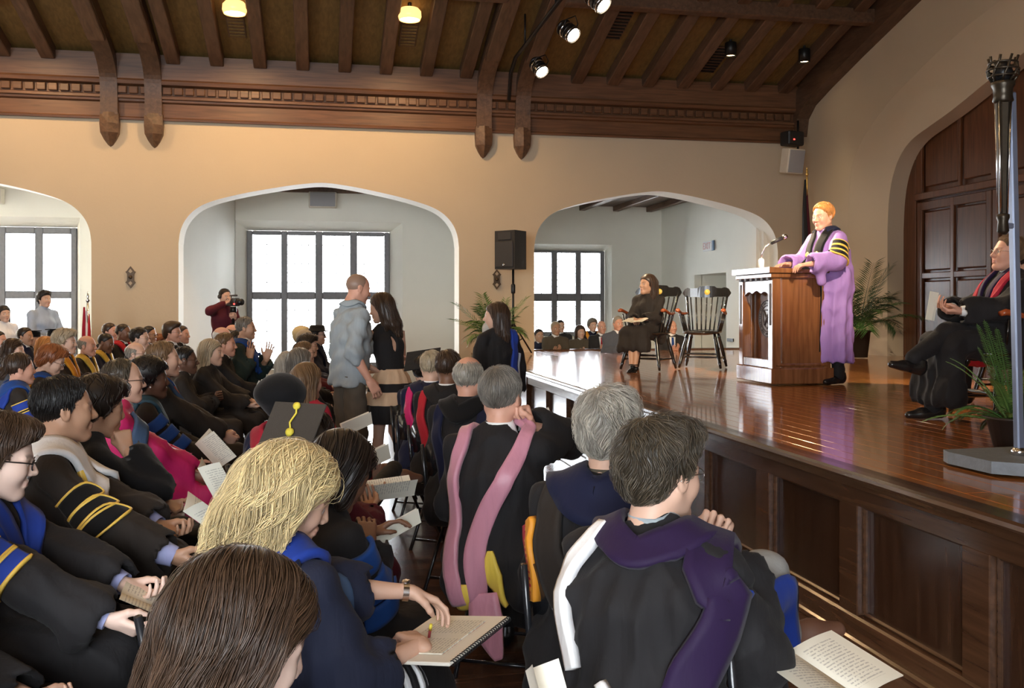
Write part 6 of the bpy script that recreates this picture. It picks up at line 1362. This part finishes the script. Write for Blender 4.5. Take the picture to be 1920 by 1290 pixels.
plant('small_palm', (6.35, 11.6, ZST + .012), 'low palm fronds showing left of the speaker above the lectern', .5, .75, 14, .5, [leaf_g, leaf_dk, leaf_g, leaf_lt], (.14, .4, pot_dark), nl=20, ll=.22, lw=.018, seed=12)
plant('fern', (3.55, 4.35, ZST + .012), 'feathery fern spreading from the right picture edge around the pole', .12, .52, 34, .5, [leaf_g, leaf_lt, leaf_g, leaf_dk], (.14, .16, pot_dark), nl=44, ll=.075, lw=.007, seed=21, fern=True, tilt=(.1, 1.2), droop=(.3, 1.0))
# torch standard at the right edge
pole_paint = plain('pole_paint', (.17, .20, .28), .3, .1, metal=.4, coat=.3); bronze = plain('bronze', (.05, .04, .028), .35, .3, 30, metal=.7); plinth_paint = plain('plinth_paint', (.16, .18, .20), .6, .25, 20, bump=.2)
ts = empty('torch_standard', (3.12, 3.80, ZST + .012), .04, 'blue grey metal pole carrying a caged torch, on a slab base', 'torch')
mb = MB(); mb.prism([(-.25, -.12), (-.14, -.23), (.25, -.23), (.25, .23), (-.22, .23), (-.25, .16)], 0, .055, 'z'); mb.build('slab_base', plinth_paint, ts)
mb = MB(); mb.box((0, 0, 0), (.036, .036, 1.66), bev=.006); o = mb.build('pole', pole_paint, ts, (-.022, 0, .88), (0, -.027, 0)); mb = MB(); mb.lathe([(.034, .055), (.034, .075), (.026, .09)], n=14); mb.build('socket', chrome, ts)
mb = MB(); mb.box((0, 0, 0), (.10, .022, .026), bev=.004); mb.build('bracket', pole_paint, ts, (-.065, -.005, 1.10))
mb = MB(); mb.lathe([(.014, 1.06), (.026, 1.075), (.022, 1.12), (.028, 1.135), (.028, 1.15), (.018, 1.155)], c=(-.095, -.01, 0), n=14); mb.build('torch_foot', bronze, ts)
mb = MB(); mb.lathe([(.018, 1.15), (.021, 1.3), (.027, 1.5), (.034, 1.66), (.03, 1.665)], c=(-.095, -.01, 0), n=8, smooth=False); sh_ = mb.build('torch_shaft', bronze, ts)
for k in range(4): a = k * PI / 2 + .4; mb = MB(); mb.tube([(-.095 + .02 * math.cos(a), -.01 + .02 * math.sin(a), 1.15), (-.095 + .036 * math.cos(a), -.01 + .036 * math.sin(a), 1.66)], .004, 6); mb.build('rib', chrome, sh_)
mb = MB(); mb.lathe([(.034, 1.655), (.045, 1.665), (.040, 1.69), (.042, 1.72), (.05, 1.735), (.05, 1.75), (.04, 1.755)], c=(-.095, -.01, 0), n=18); mb.build('torch_collar', bronze, ts)
cg = empty('cage', (-.095, -.01, 1.75), parent=ts)
for k in range(8):
    a = 2 * PI * k / 8; mb = MB(); mb.tube([(r_ * math.cos(a + tw), r_ * math.sin(a + tw), z) for r_, z, tw in ((.042, 0, 0), (.062, .03, .2), (.066, .06, .4), (.056, .09, .6), (.062, .115, .7))], .006, 6); mb.build('cage_bar', bronze, cg)
mb = MB()
for z, r_ in ((.025, .060), (.055, .067), (.085, .060)): mb.tube([(r_ * math.cos(t), r_ * math.sin(t), z) for t in np.linspace(0, 2 * PI, 25)], .005, 6, cap=False)
mb.build('cage_rings', bronze, cg); mb = MB(); mb.lathe([(.03, 0), (.045, .04), (.03, .085), (.001, .1)], n=12); mb.build('cage_core', black_metal, cg)
# wall fittings
dark_bronze = plain('dark_bronze', (.09, .06, .035), .5, .3, 40, metal=.4); plate_in = plain('plate_inlay', (.42, .34, .24), .6)
for px_, lab in ((-2.90, 'small bronze lozenge sconce plate on the pier between the left arches'), (2.83, 'small bronze lozenge sconce plate below the loudspeaker')):
    r = empty('wall_plate', (px_, 15.49, 2.02), 0, lab, 'sconce', 'bronze wall plates')
    mb = MB(); mb.prism([(0, .17), (.06, .09), (.075, .085), (.05, .05), (.05, -.05), (.075, -.085), (.06, -.09), (0, -.17), (-.06, -.09), (-.075, -.085), (-.05, -.05), (-.05, .05), (-.075, .085), (-.06, .09)], 0, -.02, 'y'); mb.build('plate', dark_bronze, r)
    for s_ in (-1, 1): mb = MB(); mb.prism([(0, s_ * .13), (.03, s_ * .09), (0, s_ * .06), (-.03, s_ * .09)], -.02, -.026, 'y'); mb.build('inlay', plate_in, r)
    mb = MB(); mb.tube([(0, -.02, 0), (0, -.045, 0)], [.03, .018], 12); mb.build('boss', dark_bronze, r)
grey_cloth = plain('grille_grey', (.33, .33, .34), .8, .1, 200); beige_case = plain('case_beige', (.62, .57, .47), .6)
def wall_box(loc, rz, d, label, tilt=0):
    r = empty('wall_speaker', loc, 0, label, 'speaker', 'pale wall speakers'); r.rotation_euler = (tilt, 0, rz)
    mb = MB(); mb.box((0, 0, 0), d, bev=.015); mb.build('case', beige_case, r); mb = MB(); mb.box((0, -d[1] / 2 - .004, 0), (d[0] * .9, .012, d[2] * .9), bev=.004); mb.build('grille', grey_cloth, r)
    mb = MB(); mb.tube([(0, d[1] / 2, 0), (0, d[1] / 2 + .12, .0)], .02, 8); mb.build('mount', black_metal, r)
wall_box((.0, 18.42, 3.60), 0, (.52, .2, .29), 'grey wall speaker above the middle window')
wall_box((-5.85, 18.42, 3.55), 0, (.5, .2, .29), 'grey wall speaker cut by the left picture edge')
wall_box((7.86, 14.95, 4.05), math.radians(14), (.36, .2, .42), 'pale wall speaker high in the corner beside the arch', math.radians(10))
pj = empty('corner_amplifier', (7.88, 15.0, 4.44), math.radians(14), 'black box with a red light above the corner speaker', 'box')
mb = MB(); mb.box((0, 0, 0), (.34, .24, .24), bev=.02); mb.build('case', black_plastic, pj); red_led = plain('red_led', (1, .05, .03), .5, 0, emit=(1, .04, .03), es=6); mb = MB(); mb.box((-.06, -.122, -.03), (.03, .008, .02)); mb.build('led', red_led, pj)
mb = MB(); mb.tube([(.22, .1, -.2), (.22, .1, .35)], .02, 8); mb.build('bracket', black_metal, pj)
def text(name, body, size, loc, rot, m, par, ext=.002):
    cu = bpy.data.curves.new(name, 'FONT'); cu.body = body; cu.size = size; cu.extrude = ext; cu.align_x = 'CENTER'; cu.align_y = 'CENTER'; cu.materials.append(m); t_ = bpy.data.objects.new(name, cu); COL.objects.link(t_); me = bpy.data.meshes.new_from_object(t_.evaluated_get(bpy.context.evaluated_depsgraph_get())); bpy.data.objects.remove(t_); o = link(name, me); o.parent = par; o.location = loc; o.rotation_euler = rot; return o
ex = empty('exit_sign', (7.68, 18.12, 2.8), -PI / 2, 'white exit sign with faint red letters on the side wall', 'sign')
mb = MB(); mb.box((0, 0, 0), (.50, .03, .20), bev=.006); mb.build('case', white_paint, ex); text('lettering', 'EXIT', .19, (-.05, -.018, 0), (PI / 2, 0, 0), plain('exit_red', (.72, .42, .40), .6, 0), ex)
mb = MB(); mb.box((.26, -.012, 0), (.09, .02, .2), bev=.004); mb.build('arrow_panel', plain('exit_blue', (.05, .12, .22), .5), ex)
vt = MB(); vt.box((7.69, 17.09, .93), (.02, .28, .06)); tag(vt.build('floor_vent', black_metal), 'small black vent plate low on the side wall', 'vent')
# flags
def flag(loc, H_, label, fab, cols, rz, finial, L_=1.3, w_=.16):
    r = empty('flag', loc, rz, label, 'flag'); mb = MB(); mb.lathe([(.014, 0), (.014, H_)], n=8); mb.build('pole', fab, r); mb = MB(); mb.lathe([(.001, H_ - .01), (.03, H_ + .03), (.012, H_ + .06), (.02, H_ + .09), (.001, H_ + .16)], n=10); mb.build('finial', finial, r); mb = MB(); mb.lathe([(.16, 0), (.16, .03), (.05, .06), (.02, .1)], n=16); mb.build('stand', finial, r)
    for i, m in enumerate(cols):
        mb = MB(); n = 16; vs = []
        for j in range(9):
            z = H_ - .06 - L_ * j / 8
            for k in range(n): a = 2 * PI * k / n; wd = (w_ * (.25 + .75 * min(1, j / 5))) * (.6 + .4 * abs(math.sin(a * 3 + i))); vs.append((wd * math.cos(a) * (.5 + .0) + .03 * (i - len(cols) / 2), wd * math.sin(a) * .8 + .02 * math.sin(j + i), z - .05 * i))
        mb.add(vs, [(j * n + k, j * n + (k + 1) % n, (j + 1) * n + (k + 1) % n, (j + 1) * n + k) for j in range(8) for k in range(n)], True); mb.build('cloth', m, r)
flag((8.02, 14.75, ZST + .012), 2.95, 'furled dark flag with a gilt finial in the stage corner', brass, [CL['suit'], CL['maroon']], 0, brass, 2.1, .13)
flag((-3.25, 14.3, 0), 1.62, 'furled red and white flag with silver finial by the left arch', chrome, [CL['crimson'], CL['white'], CL['red']], .3, chrome, 1.1, .10)
# stage lights on a pipe along the bracket pair
tr = empty('light_pipe', (2.95, 12.6, 5.45), 0, 'black lighting pipe slung between the curved brackets', 'pipe')
mb = MB(); mb.tube([(0, 2.45, -.55), (0, 2.3, -.15), (0, 1.9, .0), (0, -3.2, .0)], .03, 10); mb.build('pipe', black_metal, tr)
for k in range(3): mb = MB(); mb.tube([(0, 1.2 - k * 1.9, .0), (0, 1.2 - k * 1.9, .55)], .015, 6); mb.build('hanger', black_metal, tr)
par_m = plain('par_metal', (.03, .028, .028), .3, .2, metal=.8); hot = plain('lens_glow', (1, .9, .7), .5, 0, emit=(1, .85, .6), es=30)
def stage_light(p, target, label, power):
    r = empty('stage_light', p, 0, label, 'stage light', 'stage lights on the pipe')
    d = (Vector(target) - Vector(p)).normalized(); r.rotation_euler = d.to_track_quat('X', 'Z').to_euler()
    mb = MB(); mb.tube([(-.16, 0, 0), (-.13, 0, 0), (0, 0, 0), (.12, 0, 0)], [.05, .085, .10, .10], 18, cap=False); mb.build('housing', par_m, r)
    for k in range(4): mb = MB(); mb.tube([(-.10 + k * .06, 0, 0), (-.085 + k * .06, 0, 0)], [.108, .108], 18); mb.build('fin', chrome if k % 2 else par_m, r)
    mb = MB(); mb.tube([(.10, 0, 0), (.112, 0, 0)], [.088, .085], 18); mb.build('lens', hot, r)
    mb = MB(); mb.tube([(0, .11, 0), (-.02, .12, .12), (-.02, 0, .2), (-.02, -.12, .12), (0, -.11, 0)], .009, 6); mb.build('yoke', black_metal, r)
    q = Vector(p) + d * .17; spot('stage_beam', q, target, power, (1, .80, .55), 26, .7, .05)
stage_light((3.02, 13.2, 4.98), (4.6, 10.5, 1.4), 'boxy stage light lowest on the pipe, aimed at the stage chairs', 1500)
stage_light((3.02, 11.54, 5.02), (5.0, 8.9, 2.3), 'stage light in the middle of the pipe', 2200)
stage_light((3.02, 10.25, 5.0), (5.3, 8.0, 2.0), 'stage light at the top edge of the picture', 1500)
stage_light((3.15, 9.75, 5.15), (4.8, 6.0, 1.7), 'stage light cut by the top edge, furthest along the pipe', 1200)
# the matching pipe on the photographer's side of the roof, above the picture
spot('stage_beam', (2.95, 2.6, 5.0), (4.95, 8.9, 2.45), 2000, (1, .80, .55), 26, .7, .05)
spot('stage_beam', (2.95, 3.4, 5.0), (4.2, 11.0, 1.9), 1500, (1, .80, .55), 26, .7, .05)
# roof vents between rafters
def vent(x, y, label):
    r = empty('roof_vent', (x, y, zroof(y) - .012), 0, label, 'vent', 'roof vents'); r.rotation_euler = (-math.atan(RS), 0, 0)
    mb = MB(); mb.box((0, 0, 0), (.26, .8, .02), bev=.004); mb.build('frame', beam_wood, r)
    for k in range(9): mb = MB(); mb.box((0, -.34 + k * .085, -.016), (.22, .03, .018)); mb.build('slat', black_metal if x > 3 else roof_board, r)
vent(4.44, 13.9, 'dark louvred vent in the roof right of the stage lights'); vent(-1.25, 14.4, 'louvred roof vent below the left glowing lamp'); vent(1.28, 14.4, 'louvred roof vent below the right glowing lamp'); vent(6.35, 14.7, 'dark louvred vent beside the left ceiling spotlight')
# video camera on a tripod in front of the cameraman
c = w2(CM, (.24, 0, 1.52)); cz = CM['o'].rotation_euler.z
vc = empty('video_camera', c, cz, 'black video camera with red light held to the cameraman\'s eye', 'camera')
mb = MB(); mb.box((0, 0, 0), (.24, .10, .12), bev=.015); mb.build('body', black_plastic, vc); mb = MB(); mb.tube([(.11, 0, 0), (.22, 0, 0)], [.045, .05], 14); mb.build('lens', black_metal, vc); mb = MB(); mb.tube([(-.08, .0, .10), (.10, 0, .10)], .012, 8); mb.build('handle', black_plastic, vc); mb = MB(); mb.box((.1, -.052, -.03), (.03, .006, .02)); mb.build('tally_light', red_led, vc)
tp = empty('tripod', (c.x, c.y, 0), cz, 'black tripod under the video camera', 'tripod'); H_ = c.z - .07
mb = MB(); mb.lathe([(.02, .7), (.02, H_ - .1), (.05, H_ - .08), (.05, H_)], n=10); mb.build('column', black_metal, tp)
for k in range(3): a = k * 2.094; mb = MB(); mb.tube([(.03 * math.cos(a), .03 * math.sin(a), H_ - .25), (.4 * math.cos(a), .4 * math.sin(a), .01)], .014, 6); mb.build('leg', black_metal, tp)
# notepad and pen of the blonde woman
p = at_depth(828, 1198, 2.6); nb = empty('spiral_notebook', p, BL['o'].rotation_euler.z, 'spiral notepad with handwritten notes on the blonde woman\'s lap', 'notebook'); nb.rotation_euler = (math.radians(-8), math.radians(-4), BL['o'].rotation_euler.z + .1)
mb = MB(); mb.box((0, 0, 0), (.33, .25, .010), bev=.002); mb.build('pages', paper_mat('note_paper', (.84, .80, .70), True, (.6, .25, .2)), nb)
mb = MB(); mb.box((.0, .0, .008), (.24, .15, .003)); mb.build('loose_sheet', paper, nb)
mb = MB()
for k in range(28): mb.tube([(-.155 + k * .0115, -.128 + .007 * math.cos(t), .007 * math.sin(t)) for t in np.linspace(0, 2 * PI, 9)], .0018, 5, cap=False)
mb.build('spiral_binding', black_metal, nb)
pw = BL['J']['W'][-1] + V3(.085, .035, -.015); p = w2(BL, pw); pen = empty('pen', p, BL['o'].rotation_euler.z, 'yellow tipped pen in the blonde woman\'s writing hand', 'pen'); pen.rotation_euler = (.5, -.6, BL['o'].rotation_euler.z)
mb = MB(); mb.tube([(0, 0, -.06), (0, 0, -.05), (0, 0, .05)], [.001, .0042, .0042], 8); mb.build('barrel', plain('pen_maroon', (.2, .03, .03), .4), pen); mb = MB(); mb.tube([(0, 0, .05), (0, 0, .075)], .0046, 8); mb.build('cap', yellow_thread, pen)
# striped skirt of the blonde woman
# ------------------------------------------------------------------ lamps
warm = (1.0, .62, .30)
glow = plain('lamp_glow', (1, .8, .5), .5, 0, emit=(1, .72, .38), es=14)
can_metal = plain('can_metal', (.02, .018, .016), .4, .1, metal=.5)
brass_bowl = plain('brass_bowl', (.75, .42, .14), .3, .1, emit=(1, .55, .18), es=1.6)
def bowl_lamp(p, label):
    r = empty('ceiling_lamp', p, 0, label, 'lamp', 'ceiling lamps')
    mb = MB(); mb.lathe([(.13, .11), (.165, .07), (.17, .0), (.15, -.055), (.145, -.055), (.162, 0), (.158, .065), (.12, .105)], n=24); mb.build('bowl', brass_bowl, r)
    mb = MB(); mb.lathe([(.148, -.035), (.08, -.062), (.0005, -.07)], n=24); mb.build('diffuser', glow, r)
    mb = MB(); mb.lathe([(.03, .09), (.03, .3)], n=10); mb.build('stem', can_metal, r)
    spot('lamp_light', (p[0], p[1], p[2] - .1), (p[0], p[1], 0), 190, warm, 165, .5, .1)
def can_lamp(p, label):
    r = empty('ceiling_spotlight', p, 0, label, 'lamp', 'ceiling lamps')
    mb = MB(); mb.lathe([(.085, .17), (.092, .16), (.092, -.05), (.086, -.05), (.084, .0), (.02, .02)], n=20); mb.build('housing', can_metal, r)
    mb = MB(); mb.lathe([(.084, -.02), (.0005, -.025)], n=20); mb.build('lens', glow, r)
    mb = MB(); mb.lathe([(.02, .16), (.02, .32)], n=8); mb.build('stem', can_metal, r)
    spot('lamp_light', (p[0], p[1], p[2] - .07), (p[0], p[1], 0), 45, (1, .78, .5), 60, .8, .08)
bowl_lamp((-1.21, 13.8, 5.72), 'round glowing ceiling lamp above the middle arch, left of the pair')
bowl_lamp((1.23, 13.71, 5.75), 'round glowing ceiling lamp with white rim, nearer the curved bracket pair')
can_lamp((6.37, 14.14, 5.6), 'black cylinder ceiling spotlight, the left one above the lectern')
can_lamp((7.67, 14.19, 5.58), 'black cylinder ceiling spotlight nearest the sloping rake beam')
bowl_lamp((-4.4, 13.8, 5.72), 'round ceiling lamp cut by the top left corner')
# the same lamps carry on over the rest of the hall, outside the picture
for x in (-7.0, -4.2, -1.2, 1.3):
    for y in (9.5, 5.0, 1.5): spot('lamp_light', (x, y, zroof(y) - .3), (x, y, 0), 55, warm, 165, .5, .1)
